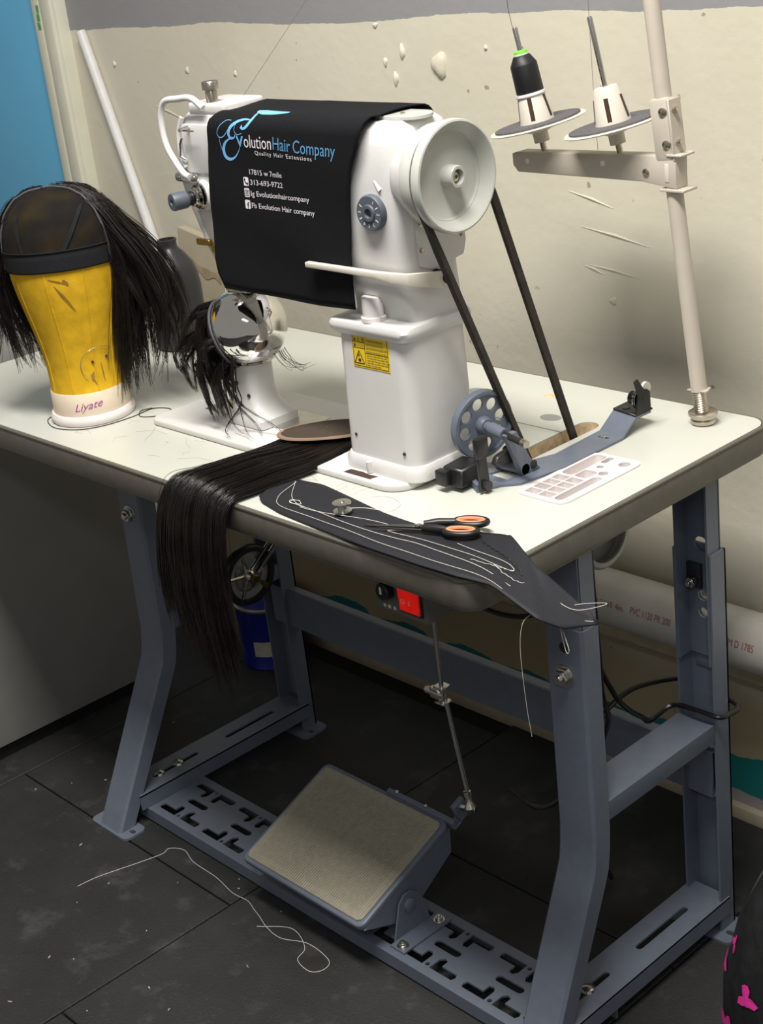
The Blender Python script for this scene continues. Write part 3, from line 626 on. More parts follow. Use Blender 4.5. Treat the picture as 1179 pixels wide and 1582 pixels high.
# reverse lever
lev = []
for (x, y, z), hw_, th in (((-0.366, 0.138, 0.987), 0.0032, 0.004), ((-0.300, 0.1425, 0.9850), 0.0034, 0.004), ((-0.255, 0.1455, 0.9832), 0.0040, 0.004), ((-0.232, 0.1475, 0.9815), 0.0058, 0.0035), ((-0.216, 0.1580, 0.9780), 0.0072, 0.003), ((-0.211, 0.1800, 0.9730), 0.0088, 0.003), ((-0.210, 0.2120, 0.9660), 0.0100, 0.003)):
    k_ = min(1.0, max(0.0, (x + 0.235) / 0.024)); nx_, ny_ = math.sin(k_ * 1.4), -math.cos(k_ * 1.4)
    lev.append([(x + nx_ * th, y + ny_ * th, z - hw_), (x - nx_ * th, y - ny_ * th, z - hw_), (x - nx_ * th, y - ny_ * th, z + hw_), (x + nx_ * th, y + ny_ * th, z + hw_)])
mb = MB().loft(lev)
lv = obj('reverse_lever', mb, 'lever', sm, bevel=0.0012, seg=2)
obj('lever_pivot', MB().lathe([(0.008, 0), (0.008, 0.02), (0.005, 0.026), (0, 0.026)], 16, axis_mx((-0.228, 0.212, 0.969), (1, 0, 0))), 'dark_metal', sm)
# side cover and screws
mb = MB().prism([(0.186, 0.985), (0.205, 0.978), (0.256, 0.984), (0.262, 1.00), (0.262, 1.015), (0.256, 1.02), (0.256, 1.07), (0.178, 1.07), (0.182, 1.02)], -0.2265, -0.2205, Matrix(((0, 0, 1, 0), (1, 0, 0, 0), (0, 1, 0, 0), (0, 0, 0, 1))))
sc = obj('side_cover', mb, 'machine', sm, bevel=0.002, seg=2)
for y, z in ((0.190, 1.035), (0.188, 1.004), (0.255, 1.008), (0.180, 1.062)): screw(sc, (-0.2205, y, z), (1, 0, 0), 0.0032, 'nickel')
obj('bobbin_case_cup', MB().lathe([(0.0155, 0.921), (0.0155, 0.926), (0.013, 0.927), (0.013, 0.948), (0.012, 0.95), (0, 0.95)], 24, Matrix.Translation((-0.288, 0.1645, 0))), 'white_plastic', sm)
# wheel boss, handwheel with belt groove
HW = Vector((-0.163, 0.2000, 1.0885))
mx = axis_mx((0, HW.y, HW.z), (1, 0, 0))
obj('wheel_boss', MB().lathe([(0.054, -0.1985), (0.0568, -0.1980), (0.0575, -0.1960), (0.0575, -0.1840), (0.0565, -0.1825), (0, -0.1825)], 48, mx), 'wheel', sm)
obj('boss_casting', MB().lathe([(0.030, -0.240), (0.0440, -0.226), (0.0485, -0.212), (0.0530, -0.203), (0.0545, -0.1978), (0, -0.1978)], 48, mx), 'machine', sm)
hw = obj('handwheel', MB().lathe([(0.040, -0.1824), (0.0560, -0.1823), (0.0570, -0.1818), (0.0570, -0.1812), (0.0480, -0.1808), (0.0480, -0.1765), (0.0590, -0.1760), (0.0615, -0.1750), (0.0620, -0.1738), (0.0620, -0.1655), (0.0612, -0.1635), (0.0592, -0.1628), (0.0568, -0.1640), (0.0475, -0.1785), (0.0455, -0.1800), (0.0170, -0.1805), (0.0132, -0.1790), (0.0125, -0.1640), (0.0115, -0.1625), (0.0085, -0.1625), (0.0080, -0.1640), (0.0080, -0.174), (0, -0.174)], 64, mx), 'wheel', sm)
obj('wheel_screw', MB().lathe([(0.0055, -0.174), (0.0055, -0.167), (0.002, -0.166), (0.0018, -0.169), (0, -0.169)], 16, mx), 'nickel', hw)
# chrome dome on its post
BC = Vector((-0.585, 0.200, 0.866)); BR = 0.0535
mb = MB().loft([ringz(-0.622, -0.545, 0.168, 0.236, 0.006, zb + 0.0012), ringz(-0.622, -0.545, 0.168, 0.236, 0.006, zb + 0.012), ringz(-0.618, -0.553, 0.172, 0.230, 0.010, zb + 0.018), ringz(-0.613, -0.562, 0.176, 0.224, 0.012, zb + 0.032), ringz(-0.611, -0.565, 0.177, 0.223, 0.014, 0.78), ringz(-0.611, -0.565, 0.177, 0.223, 0.014, 0.822)])
post = obj('post', mb, 'machine', sm, smooth=45)
for p in [(-0.598, 0.177, 0.79), (-0.575, 0.177, 0.775), (-0.596, 0.176, 0.752), (-0.572, 0.1755, 0.752)]: screw(post, p, (0, -1, 0), 0.003, 'dark_metal')
prof = []
for k in range(28):
    a = -1.05 + (1.05 + 1.22) * k / 27; prof.append((BR * math.cos(a), BR * math.sin(a)))
prof = [(0.020, -BR * 0.90), (0.030, -BR * 0.88)] + prof + [(0.0, BR * math.sin(1.22) + 0.0005)]
dome = obj('chrome_dome', MB().lathe(prof, 56, Matrix.Translation(BC)), 'chrome', sm, smooth=60)
obj('needle_plate', MB().prism(rrect(-0.606, -0.556, 0.186, 0.214, 0.006), BC.z + BR * 0.938, BC.z + BR * 0.938 + 0.0025), 'metal', sm, bevel=0.0008, seg=1)
# warning label
stk = obj('warning_label', MB().box(-0.3190, -0.2555, 0.1498, 0.1512, 0.8637, 0.9043), 'sticker', shaft)
stk_y = 0.1512
def sticker():
    # the shaft leans back: lay the label on its front face
    x0, x1, z0, z1 = -0.3190, -0.2555, 0.8637, 0.9043
    def fy(z): return 0.150 + (z - 0.82) / (0.906 - 0.82) * 0.003 - 0.0006
    v = [(x0, fy(z0), z0), (x1, fy(z0), z0), (x1, fy(z1), z1), (x0, fy(z1), z1)]
    b = [(x, y + 0.001, z) for x, y, z in v]
    me = bpy.data.meshes.new('warning_label'); me.from_pydata(v + b, [], [(0, 1, 2, 3), (7, 6, 5, 4), (0, 4, 5, 1), (1, 5, 6, 2), (2, 6, 7, 3), (3, 7, 4, 0)]); me.materials.append(M['sticker'])
    stk.data = me
    mp = lambda x, z: (x, fy(z) - 0.00025, z)
    mb = MB()
    def bar(xa, za, xb, zb_, w=0.0005):
        d = Vector((xb - xa, zb_ - za)).normalized() * w; nx, nz = -d.y, d.x
        mb.add([mp(xa + nx, za + nz), mp(xa - nx, za - nz), mp(xb - nx, zb_ - nz), mp(xb + nx, zb_ + nz)], [(0, 1, 2, 3)])
    xm = x0 + 0.0225
    for a in [(x0 + .002, z0 + .002, x1 - .002, z0 + .002), (x0 + .002, z1 - .002, x1 - .002, z1 - .002), (x0 + .002, z0 + .002, x0 + .002, z1 - .002), (x1 - .002, z0 + .002, x1 - .002, z1 - .002),
              (xm, z0 + .002, xm, z1 - .002), (x0 + .002, z1 - .0095, xm, z1 - .0095), (x0 + .002, z1 - .0165, xm, z1 - .0165), (xm, z0 + .019, x1 - .002, z0 + .019)]: bar(*a, w=0.00035)
    tx, tz = x0 + 0.0115, z0 + 0.005
    for a in [(tx - .0085, tz, tx + .0085, tz), (tx + .0085, tz, tx, tz + .0155), (tx, tz + .0155, tx - .0085, tz)]: bar(*a, w=0.0006)
    mb.add([mp(tx + 0.0004 + 0.0026 * math.cos(k), tz + 0.004 + 0.0022 * math.sin(k)) for k in np.linspace(0, 2 * PI, 10, endpoint=False)], [tuple(range(10))])
    bar(tx - 0.0005, tz + 0.008, tx - 0.0005, tz + 0.0115, w=0.0009)
    for zz in (z1 - 0.0082, z1 - 0.0152): mb.add([mp(x0 + .0035, zz), mp(x0 + .0075, zz), mp(x0 + .0055, zz + .0045)], [(0, 1, 2)])
    text_mb('注', mp, x0 + .0098, x0 + .0138, z1 - .0082, z1 - .0082, 0.0042, mb=mb); text_mb('意', mp, x0 + .0172, x0 + .0212, z1 - .0082, z1 - .0082, 0.0042, mb=mb)
    obj('label_ink', mb, 'ink', stk, smooth=False, fixn=False)
    mb2 = MB(); text_mb('CAUTION', mp, x0 + .0085, x0 + .0215, z1 - .0148, z1 - .0148, 0.0030, mb=mb2)
    for k in range(4): 
        xx = xm + 0.0025
        while xx < x1 - (0.010 if k < 2 else 0.005):
            w = random.uniform(0.0016, 0.0026); zz = z1 - .0075 - k * 0.0046
            mb2.add([mp(xx, zz), mp(xx + w, zz), mp(xx + w, zz + 0.0026), mp(xx, zz + 0.0026)], [(0, 1, 2, 3)]); xx += w + 0.0006
    for k in range(5):
        xx = xm + 0.0025
        while xx < x1 - (0.005 if k < 4 else 0.016):
            w = random.uniform(0.003, 0.007); zz = z0 + .0158 - k * 0.0030
            mb2.add([mp(xx, zz), mp(xx + w, zz), mp(xx + w, zz + 0.0013), mp(xx, zz + 0.0013)], [(0, 1, 2, 3)]); xx += w + 0.001
    obj('label_small_print', mb2, 'ink_soft', stk, smooth=False, fixn=False)
sticker()

# ------------------------------------------------------------------ cloth over the arm with its print
cz0 = 1.137; cr = 0.020; CY = 0.1475
def cloth_front(x, z):
    wav = 0.0012 * math.sin(x * 42 + 0.6) * max(0, min(1, (1.12 - z) / 0.15)) + 0.0008 * math.sin(z * 55 + x * 18)
    if z <= cz0: return Vector((x, CY + wav * (1 if z < 1.12 else max(0, (cz0 - z) / 0.017)), z))
    a = math.asin(min(1, (z - cz0) / cr)); return Vector((x, CY + cr - cr * math.cos(a), z))
def cloth():
    rows = []
    zs = list(np.linspace(0.935, cz0, 22)) + [cz0 + cr * math.sin(a) for a in np.linspace(0.2, PI / 2, 7)]
    def ends(z):
        xl = np.interp(z, [0.935, 0.955, 0.972, 1.05, 1.10, 1.149, 1.16], [-0.549, -0.560, -0.5622, -0.552, -0.5438, -0.5344, -0.522])
        xr = np.interp(z, [0.935, 1.00, 1.06, 1.102, 1.13, 1.157], [-0.301, -0.296, -0.288, -0.278, -0.262, -0.2535]); return xl, xr
    for z in zs:
        xl, xr = ends(z); row = []
        for k in range(41):
            u = k / 40; x = xl + (xr - xl) * u; zz = z + (0.0035 * math.sin(u * 7) * 0.3 if z < 0.94 else 0)
            row.append(cloth_front(x, zz))
        rows.append(row)
    for y in np.linspace(CY + cr + 0.01, 0.238, 6):
        xl, xr = ends(1.157); rows.append([Vector((xl + (xr - xl) * k / 40, y, 1.157 + 0.0015 * math.sin(k * 0.35 + y * 60))) for k in range(41)])
    for a in np.linspace(0.3, PI / 2, 5):
        xl, xr = ends(1.157); rows.append([Vector((xl + (xr - xl) * k / 40, 0.243 + 0.019 * math.sin(a), 1.138 + 0.019 * math.cos(a))) for k in range(41)])
    for z in np.linspace(1.12, 0.99, 8): rows.append([Vector((-0.53 + 0.27 * k / 40, 0.2625 + 0.001 * math.sin(k * 0.5), z)) for k in range(41)])
    mb = MB().grid(rows); o = obj('machine_cover_cloth', mb, 'cloth', smooth=60)
    m = o.modifiers.new('thickness', 'SOLIDIFY'); m.thickness = 0.0012; m.offset = 0
    return o
cl = cloth(); tag(cl, 'black printed cloth draped over the arm of the sewing machine', 'cloth')
def cm(x, z):
    p = cloth_front(x, z)
    if z <= cz0: return p + Vector((0, -0.0011, 0))
    nv = Vector((0, p.y - (CY + cr), p.z - cz0)).normalized(); return p + nv * 0.0011
def ribbon(mb, pts, ws, n=28):
    P = catmull([(a, b, 0) for a, b in pts], n); W = np.interp(np.linspace(0, 1, n), np.linspace(0, 1, len(ws)), ws)
    vs = []
    for i in range(n):
        t = P[min(i + 1, n - 1)] - P[max(i - 1, 0)]; t = t[:2] / (np.linalg.norm(t[:2]) + 1e-9); nx, nz = -t[1], t[0]
        vs += [cm(P[i][0] + nx * W[i], P[i][1] + nz * W[i]), cm(P[i][0] - nx * W[i], P[i][1] - nz * W[i])]
    mb.add(vs, [(2 * i, 2 * i + 1, 2 * i + 3, 2 * i + 2) for i in range(n - 1)])
lg = MB()
ribbon(lg, [(-0.4478, 1.1557), (-0.4502, 1.1505), (-0.4581, 1.1429), (-0.4647, 1.1404), (-0.4685, 1.1429)], [0.0018, 0.0019, 0.0018, 0.0013, 0.0024])
ribbon(lg, [(-0.4533, 1.1572), (-0.438, 1.1566), (-0.4168, 1.1564), (-0.3956, 1.1570)], [0.0006, 0.0016, 0.0011, 0.0003])
ribbon(lg, [(-0.4505, 1.1497), (-0.4636, 1.1501), (-0.4765, 1.1476), (-0.4878, 1.142), (-0.4934, 1.1343), (-0.4909, 1.129), (-0.4834, 1.1293), (-0.4803, 1.1339)], [0.0005, 0.0009, 0.0015, 0.0021, 0.0024, 0.0021, 0.0008, 0.0003])
ribbon(lg, [(-0.4812, 1.1301), (-0.4938, 1.1274), (-0.504, 1.1217), (-0.5085, 1.1139), (-0.5066, 1.1063), (-0.4986, 1.1028), (-0.4879, 1.1056), (-0.4785, 1.1136), (-0.4745, 1.1198)], [0.0003, 0.0009, 0.0018, 0.0027, 0.0026, 0.0019, 0.0011, 0.0005, 0.0003])
ribbon(lg, [(-0.4935, 1.1388), (-0.503, 1.1309), (-0.5124, 1.1287), (-0.5163, 1.1335), (-0.5103, 1.1421), (-0.4986, 1.1484), (-0.4886, 1.1487)], [0.0003, 0.0006, 0.0007, 0.0004, 0.0004, 0.0003, 0.0003])
ribbon(lg, [(-0.5136, 1.129), (-0.5133, 1.1198), (-0.5096, 1.1092)], [0.0003, 0.0005, 0.0003])
ribbon(lg, [(-0.4672, 1.1351), (-0.4762, 1.1333), (-0.4814, 1.1377), (-0.4783, 1.1453), (-0.4698, 1.15)], [0.0003, 0.0006, 0.0004, 0.0003, 0.0003])
obj('logo_initial', lg, 'print_blue', cl, smooth=False, fixn=False)
mb = text_mb('v', cm, -0.4800, -0.4655, 1.1190, 1.1187, 0.0205, 0.10)
obj('logo_lettering', mb, 'print_blue', cl, smooth=False, fixn=False)
mb = text_mb('olution', cm, -0.4657, -0.4135, 1.1187, 1.1177, 0.0155, 0.12)
obj('logo_lettering', mb, 'print_white', cl, smooth=False, fixn=False)
mb = text_mb('Hair', cm, -0.4111, -0.3780, 1.1182, 1.1163, 0.0150, 0.16); text_mb('Company', cm, -0.3735, -0.3000, 1.1158, 1.1136, 0.0150, 0.16, mb=mb)
obj('logo_lettering', mb, 'print_blue_dark', cl, smooth=False, fixn=False)
mb = text_mb('Quality Hair Extensions', cm, -0.4474, -0.3424, 1.1104, 1.1077, 0.0050, 0.0, 1.25)
text_mb('17815 w 7mile', cm, -0.464, -0.4031, 1.0861, 1.0849, 0.0064, mb=mb)
text_mb('313-693-9722', cm, -0.4645, -0.404, 1.0736, 1.0728, 0.0064, mb=mb)
text_mb('Ig Evolutionhaircompany', cm, -0.4657, -0.3577, 1.0600, 1.0589, 0.0064, mb=mb)
text_mb('Fb Evolution Hair company', cm, -0.4665, -0.3506, 1.0455, 1.0435, 0.0064, mb=mb)
obj('address_lettering', mb, 'print_white', cl, smooth=False, fixn=False)
mb = MB(); mk = MB()
cm2 = lambda x, z: cm(x, z) + Vector((0, -0.0003, 0))
for (x0, z1, x1, z0) in ((-0.4772, 1.0824, -0.4678, 1.0718), (-0.4776, 1.069, -0.4682, 1.0582), (-0.4788, 1.0548, -0.4689, 1.0438)):
    p = rrect(x0, x1, z0, z1, 0.0016, 3); mb.add([cm(a, b) for a, b in p], [tuple(range(len(p)))])
def mark(poly): mk.add([cm2(a, b) for a, b in poly], [tuple(range(len(poly)))])
cx, cz = -0.4725, 1.0771        # handset
for t in np.linspace(0, 1, 6)[:-1]:
    a0, a1 = PI * (0.95 + 0.6 * t), PI * (0.95 + 0.6 * (t + 0.2)); R1, R0 = 0.0052, 0.0036; ox, oz = cx + 0.002, cz + 0.002
    mark([(ox + R1 * math.cos(a0), oz + R1 * math.sin(a0)), (ox + R1 * math.cos(a1), oz + R1 * math.sin(a1)), (ox + R0 * math.cos(a1), oz + R0 * math.sin(a1)), (ox + R0 * math.cos(a0), oz + R0 * math.sin(a0))])
mark(rrect(cx - 0.0035, cx - 0.0008, cz + 0.0014, cz + 0.0038, 0.0006, 2)); mark(rrect(cx + 0.0008, cx + 0.0038, cz - 0.0036, cz - 0.0012, 0.0006, 2))
cx, cz = -0.4729, 1.0636        # camera outline
for a, b, c, d in ((-0.0035, 0.0035, 0.0028, 0.0035), (-0.0035, 0.0035, -0.0035, -0.0028), (-0.0035, -0.0028, -0.0028, 0.0028), (0.0028, 0.0035, -0.0028, 0.0028), (0.0012, 0.0022, 0.0012, 0.0022)):
    mark([(cx + a, cz + c), (cx + b, cz + c), (cx + b, cz + d), (cx + a, cz + d)])
for k in range(12):
    a0, a1 = 2 * PI * k / 12, 2 * PI * (k + 1) / 12
    mark([(cx + r * math.cos(a), cz + r * math.sin(a)) for r, a in ((0.0018, a0), (0.0018, a1), (0.0011, a1), (0.0011, a0))])
text_mb('f', cm2, -0.4750, -0.4708, 1.0440, 1.0440, 0.0084, mb=mk)
obj('print_icon_square', mb, 'print_white', cl, smooth=False, fixn=False); obj('print_icon_glyph', mk, 'cloth', cl, smooth=False, fixn=False)

# ------------------------------------------------------------------ drive belt and motor
WC = (HW.y, HW.z); GR = 0.0532; MC = (0.394, 0.590); MR = 0.036; BX = -0.17865
def belt_path():
    d = Vector((MC[0] - WC[0], MC[1] - WC[1])); L = d.length; a = math.atan2(d.y, d.x); b = math.acos((GR - MR) / L); pts = []
    for k in range(25):      # over the handwheel, the far side from the motor
        t = a + b + (2 * PI - 2 * b) * k / 24; pts.append((BX, WC[0] + GR * math.cos(t), WC[1] + GR * math.sin(t)))
    for k in range(17):
        t = a - b + (2 * b) * k / 16; pts.append((BX - 0.0115, MC[0] + MR * math.cos(t), MC[1] + MR * math.sin(t)))
    return pts
P = belt_path(); A_, B_ = P[:25], P[25:]; lerp = lambda p, q, t: tuple(a + (b - a) * t for a, b in zip(p, q))
P = A_ + [lerp(A_[-1], B_[0], t) for t in (0.06, 0.12, 0.5, 0.9)] + B_ + [lerp(B_[-1], A_[0], t) for t in (0.1, 0.5, 0.88, 0.94)]
BW = [0.0021] * 25 + [0.0026, 0.0042, 0.0042, 0.0042] + [0.0040] * len(B_) + [0.0042, 0.0042, 0.0042, 0.0026]
mb = MB(); rings = []
for i, p in enumerate(P):
    p = Vector(p); t = (Vector(P[(i + 1) % len(P)]) - Vector(P[i - 1])).normalized(); nn = Vector((0, t.z, -t.y)).normalized(); w_ = BW[i]
    ex = Vector((1, 0, 0)); rings.append([p + nn * 0.0042 + ex * w_, p + nn * 0.0042 - ex * w_, p - nn * 0.0042 - ex * w_ * 0.65, p - nn * 0.0042 + ex * w_ * 0.65])
mb.loft(rings + [rings[0]], cap=False); belt = obj('drive_belt', mb, 'belt', bevel=0)
tag(belt, 'worn black drive belt running from the handwheel down through the table slot', 'belt'); recentre(belt)
mo = thing('motor', 'grey electric motor hung under the right half of the table', 'motor', (-0.25, 0.394, 0.53))
mx = axis_mx((0, MC[0], MC[1]), (1, 0, 0))
obj('motor_body', MB().lathe([(0.03, -0.36), (0.052, -0.355), (0.055, -0.345), (0.055, -0.245), (0.050, -0.235), (0.02, -0.232), (0, -0.232)], 40, mx), 'motor', mo)
obj('motor_pulley', MB().lathe([(0.012, -0.232), (0.012, -0.200), (0.0385, -0.199), (0.0385, -0.1945), (0.0315, -0.1915), (0.0315, -0.1885), (0.0385, -0.1855), (0.0385, -0.181), (0.010, -0.180), (0, -0.178)], 36, mx), 'dark_metal', mo)
obj('motor_guard', MB().lathe([(0.043, -0.172), (0.047, -0.172), (0.049, -0.170), (0.049, -0.150), (0.045, -0.146), (0.039, -0.146), (0.039, -0.150), (0.043, -0.152), (0.043, -0.172)], 40, mx, cap=False), 'wheel', mo)
obj('guard_disc', MB().lathe([(0.0432, -0.165), (0.042, -0.162), (0, -0.162)], 40, mx), 'motor', mo)
obj('motor_bracket', MB().box(-0.33, -0.27, 0.365, 0.425, 0.635, ZU - 0.001).box(-0.34, -0.24, 0.355, 0.435, ZU - 0.006, ZU - 0.001).box(-0.17, -0.160, 0.384, 0.404, 0.630, ZU - 0.001), 'steel_paint', mo)
obj('guard_logo_spoke', MB().box(-0.1625, -0.160, 0.354, 0.434, 0.584, 0.596), 'dark_metal', mo)

# ------------------------------------------------------------------ bobbin winder
bw = thing('bobbin_winder', 'blue grey bobbin winder with a holed wheel beside the machine column', 'bobbin winder', (-0.17, 0.25, H))
ol = [(-0.2165, 0.212), (-0.160, 0.180), (-0.148, 0.208), (-0.131, 0.225), (-0.119, 0.290), (-0.119, 0.404), (-0.162, 0.412), (-0.158, 0.318), (-0.168, 0.292), (-0.190, 0.262), (-0.2165, 0.252)]
me = plate(ol, [[(-0.185, 0.226), (-0.152, 0.224), (-0.150, 0.248), (-0.180, 0.252)], slot(-0.148, 0.392, -0.135, 0.392, 0.002, 4)], 0.003); me.transform(Matrix.Translation((0, 0, H + 0.0018)))
obj('base_plate', me, 'steel_paint', bw, smooth=30)
mb = MB().loft([[(-0.162, 0.410, H + 0.0003), (-0.119, 0.402, H + 0.0003), (-0.119, 0.402, H + 0.0033), (-0.162, 0.410, H + 0.0033)], [(-0.164, 0.441, H + 0.0175), (-0.1215, 0.433, H + 0.0175), (-0.1215, 0.433, H + 0.0205), (-0.164, 0.441, H + 0.0205)], [(-0.166, 0.470, H + 0.0175), (-0.1205, 0.462, H + 0.0175), (-0.1205, 0.462, H + 0.0205), (-0.166, 0.470, H + 0.0205)]])
obj('raised_arm_end', mb, 'steel_paint', bw, smooth=20)
screw(bw, (-0.1415, 0.392, H + 0.0033), (0, 0, 1), 0.0038, 'metal')
obj('guide_foot_plate', MB().prism([(-0.164, 0.440), (-0.122, 0.432), (-0.120, 0.466), (-0.164, 0.472)], H + 0.0206, H + 0.0232), 'black_plastic', bw, bevel=0.0008, seg=1)
mb = MB().prism([(0.434, H + 0.022), (0.464, H + 0.022), (0.463, H + 0.046), (0.458, H + 0.050), (0.452, H + 0.051), (0.440, H + 0.068), (0.434, H + 0.066), (0.441, H + 0.045)], -0.1240, -0.1215, Matrix(((0, 0, 1, 0), (1, 0, 0, 0), (0, 1, 0, 0), (0, 0, 0, 1))))
obj('tension_bracket', mb, 'black_plastic', bw, smooth=30)
for dx, r, m_ in ((-0.006, 0.0135, 'chrome'), (-0.0035, 0.0130, 'metal'), (-0.017, 0.0085, 'dark_metal')):
    obj('tension_disc', MB().lathe([(r, 0), (r, 0.0012), (r * 0.4, 0.003), (0, 0.003)], 22, axis_mx((-0.1235 + dx, 0.451, H + 0.038), (-1, 0, 0))), m_, bw)
obj('tension_stud', MB().tube([(-0.121, 0.451, H + 0.038), (-0.143, 0.451, H + 0.038)], 0.003, 10), 'dark_metal', bw)
obj('rubber_disc', MB().lathe([(0.0085, 0), (0.0085, 0.004), (0, 0.004)], 20, axis_mx((-0.1255, 0.462, H + 0.049), (-1, 0, 0))), 'pvc', bw)
screw(bw, (-0.148, 0.448, H + 0.0232), (0, 0, 1), 0.005, 'dark_metal')
wcn = Vector((-0.197, 0.2355, 0.7835)); wd = Vector((1.0, -0.20, -0.05)).normalized(); wm = axis_mx(wcn, wd)
me = plate(circle(0, 0, 0.0395, 48), [circle(0.0265 * math.cos(2 * PI * k / 8 + 0.2), 0.0265 * math.sin(2 * PI * k / 8 + 0.2), 0.0078, 16) for k in range(8)], 0.004)
mb = MB().mesh(me, wm); mb.lathe([(0.0375, -0.0055), (0.0415, -0.0055), (0.0425, -0.0045), (0.0425, 0.0045), (0.0415, 0.0055), (0.0375, 0.0055), (0.0370, 0.0), (0.0375, -0.0055)], 56, wm, cap=False)
mb.lathe([(0.011, -0.005), (0.011, 0.006), (0.0085, 0.011), (0.0, 0.011)], 24, wm)
obj('winder_wheel', mb, 'steel_paint', bw, smooth=35)
obj('winder_shaft', MB().tube([wcn + wd * 0.008, wcn + wd * 0.020, wcn + wd * 0.0201, wcn + wd * 0.046], [0.0062, 0.0062, 0.0078, 0.0070], 16), 'steel_paint', bw)
obj('winder_spindle', MB().tube([wcn + wd * 0.046, wcn + wd * 0.080], 0.0042, 12), 'dark_metal', bw)
obj('spindle_tip', MB().tube([wcn + wd * 0.080, wcn + wd * 0.088], 0.0048, 12), 'nickel', bw)
def slab(pts, x0, x1, m_, name, b=0.001):   # profile in (Y,z) extruded along X
    return obj(name, MB().prism(pts, x0, x1, Matrix(((0, 0, 1, 0), (1, 0, 0, 0), (0, 1, 0, 0), (0, 0, 0, 1)))), m_, bw, bevel=b, seg=1)
slab([(0.242, H + 0.003), (0.275, H + 0.003), (0.258, H + 0.022), (0.238, H + 0.062), (0.219, H + 0.062)], -0.151, -0.143, 'steel_paint', 'shaft_bracket')
obj('bracket_barrel', MB().tube([(-0.188, 0.248, H + 0.010), (-0.143, 0.248, H + 0.010)], 0.007, 14), 'steel_paint', bw)
screw(bw, (-0.143, 0.262, H + 0.012), (1, 0, 0), 0.0055, 'dark_metal')
slab([(0.206, H + 0.028), (0.252, H + 0.016), (0.254, H + 0.032), (0.236, H + 0.040), (0.212, H + 0.036)], -0.160, -0.152, 'black_plastic', 'latch')
obj('latch_pin', MB().tube([(-0.163, 0.236, H + 0.036), (-0.146, 0.236, H + 0.036)], 0.0045, 12), 'dark_metal', bw)
slab([(0.168, H + 0.006), (0.210, H + 0.006), (0.212, H + 0.026), (0.206, H + 0.030), (0.172, H + 0.028)], -0.2065, -0.174, 'black_plastic', 'brake_block', 0.002)
obj('brake_pad', MB().box(-0.207, -0.190, 0.159, 0.170, H + 0.008, H + 0.027), 'black_plastic', bw, bevel=0.0015)
slab([(0.178, H + 0.002), (0.196, H + 0.002), (0.192, H + 0.055), (0.178, H + 0.055)], -0.1555, -0.1515, 'dark_metal', 'stop_lever')
obj('lever_grip', MB().box(-0.158, -0.149, 0.176, 0.196, H + 0.044, H + 0.070), 'black_plastic', bw, bevel=0.003, seg=2)
obj('base_edge', MB().prism([(-0.2165, 0.2115), (-0.1600, 0.1795), (-0.1575, 0.1845), (-0.2130, 0.2165)], H + 0.0003, H + 0.010), 'steel_paint', bw)
obj('lever_pivot', MB().lathe([(0.006, 0), (0.006, 0.006), (0, 0.006)], 14, axis_mx((-0.152, 0.187, H + 0.010), (1, 0, 0))), 'dark_metal', bw)

# ------------------------------------------------------------------ thread stand
ts = thing('thread_stand', 'beige thread stand with two spool plates clamped to the table corner', 'thread stand', (-0.0687, 0.50, H))
PB = Vector((-0.0687, 0.500, H)); PD = Vector((-0.1045, 0.0, 1.0)).normalized()
def pole(d): return PB + PD * d
obj('pole', MB().tube([pole(0.043), pole(0.75)], 0.0102, 24), 'beige', ts)
exs = Vector((1, 0, 0.1045)).normalized()
mx = Matrix(((exs.x, 0, PD.x, PB.x), (0, 1, 0, PB.y), (exs.z, 0, PD.z, PB.z), (0, 0, 0, 1))); pr = [(0.0098, 0.012)]
for k in range(10): pr += [(0.0098, 0.014 + 0.003 * k), (0.0089, 0.0155 + 0.003 * k)]
obj('threaded_sleeve', MB().lathe(pr + [(0.0095, 0.048), (0, 0.048)], 20, mx), 'nickel', ts)
obj('base_nut', MB().lathe([(0.0135, 0.0003), (0.0155, 0.002), (0.0155, 0.006), (0.0140, 0.0075), (0.0160, 0.009), (0.0160, 0.011), (0.0185, 0.012), (0.0185, 0.0155), (0.0165, 0.017), (0.009, 0.017)], 28, Matrix.Translation(PB)), 'nickel', ts)
obj('spring_clip', MB().prism([(-0.0155, -0.004), (0.0150, -0.009), (0.0165, -0.005), (0.011, 0.010), (-0.011, 0.010)], 0.0435, 0.0450, mx), 'beige', ts)
# bracket sleeve
mb = MB().box(-0.014, 0.0125, -0.0125, 0.0125, 0.330, 0.404, mx); br = obj('bracket_sleeve', mb, 'beige', ts, bevel=0.004, seg=2)
obj('sleeve_ear', MB().box(0.012, 0.0155, -0.0125, 0.012, 0.330, 0.402, mx), 'beige', br, bevel=0.001, seg=1)
for d in (0.388, 0.350):
    q = mx @ Vector((0.006, -0.0125, d)); screw(br, q, (0.2, -1, 0), 0.0055, 'nickel'); obj('sleeve_screw_end', MB().tube([mx @ Vector((0.0155, -0.004, d)), mx @ Vector((0.022, -0.004, d + 0.001))], 0.0035, 10), 'nickel', br)
az = pole(0.318).z
ax0 = -0.3480; ax1 = -0.088
mb = MB().loft([[(ax0, 0.4885, az - 0.003 + 0.0), (ax0, 0.512, az - 0.003), (ax0, 0.512, az + 0.012), (ax0, 0.4885, az + 0.012)], [(ax0 + 0.008, 0.4885, az - 0.012), (ax0 + 0.008, 0.512, az - 0.012), (ax0 + 0.008, 0.512, az + 0.014), (ax0 + 0.008, 0.4885, az + 0.014)],
                [(-0.14, 0.4885, az - 0.0135), (-0.14, 0.512, az - 0.0135), (-0.14, 0.512, az + 0.018), (-0.14, 0.4885, az + 0.018)], [(ax1, 0.4885, az - 0.020), (ax1, 0.512, az - 0.020), (ax1, 0.512, az + 0.020), (ax1, 0.4885, az + 0.020)]])
arm = obj('spool_arm', mb, 'beige', ts, bevel=0.0015, seg=2)
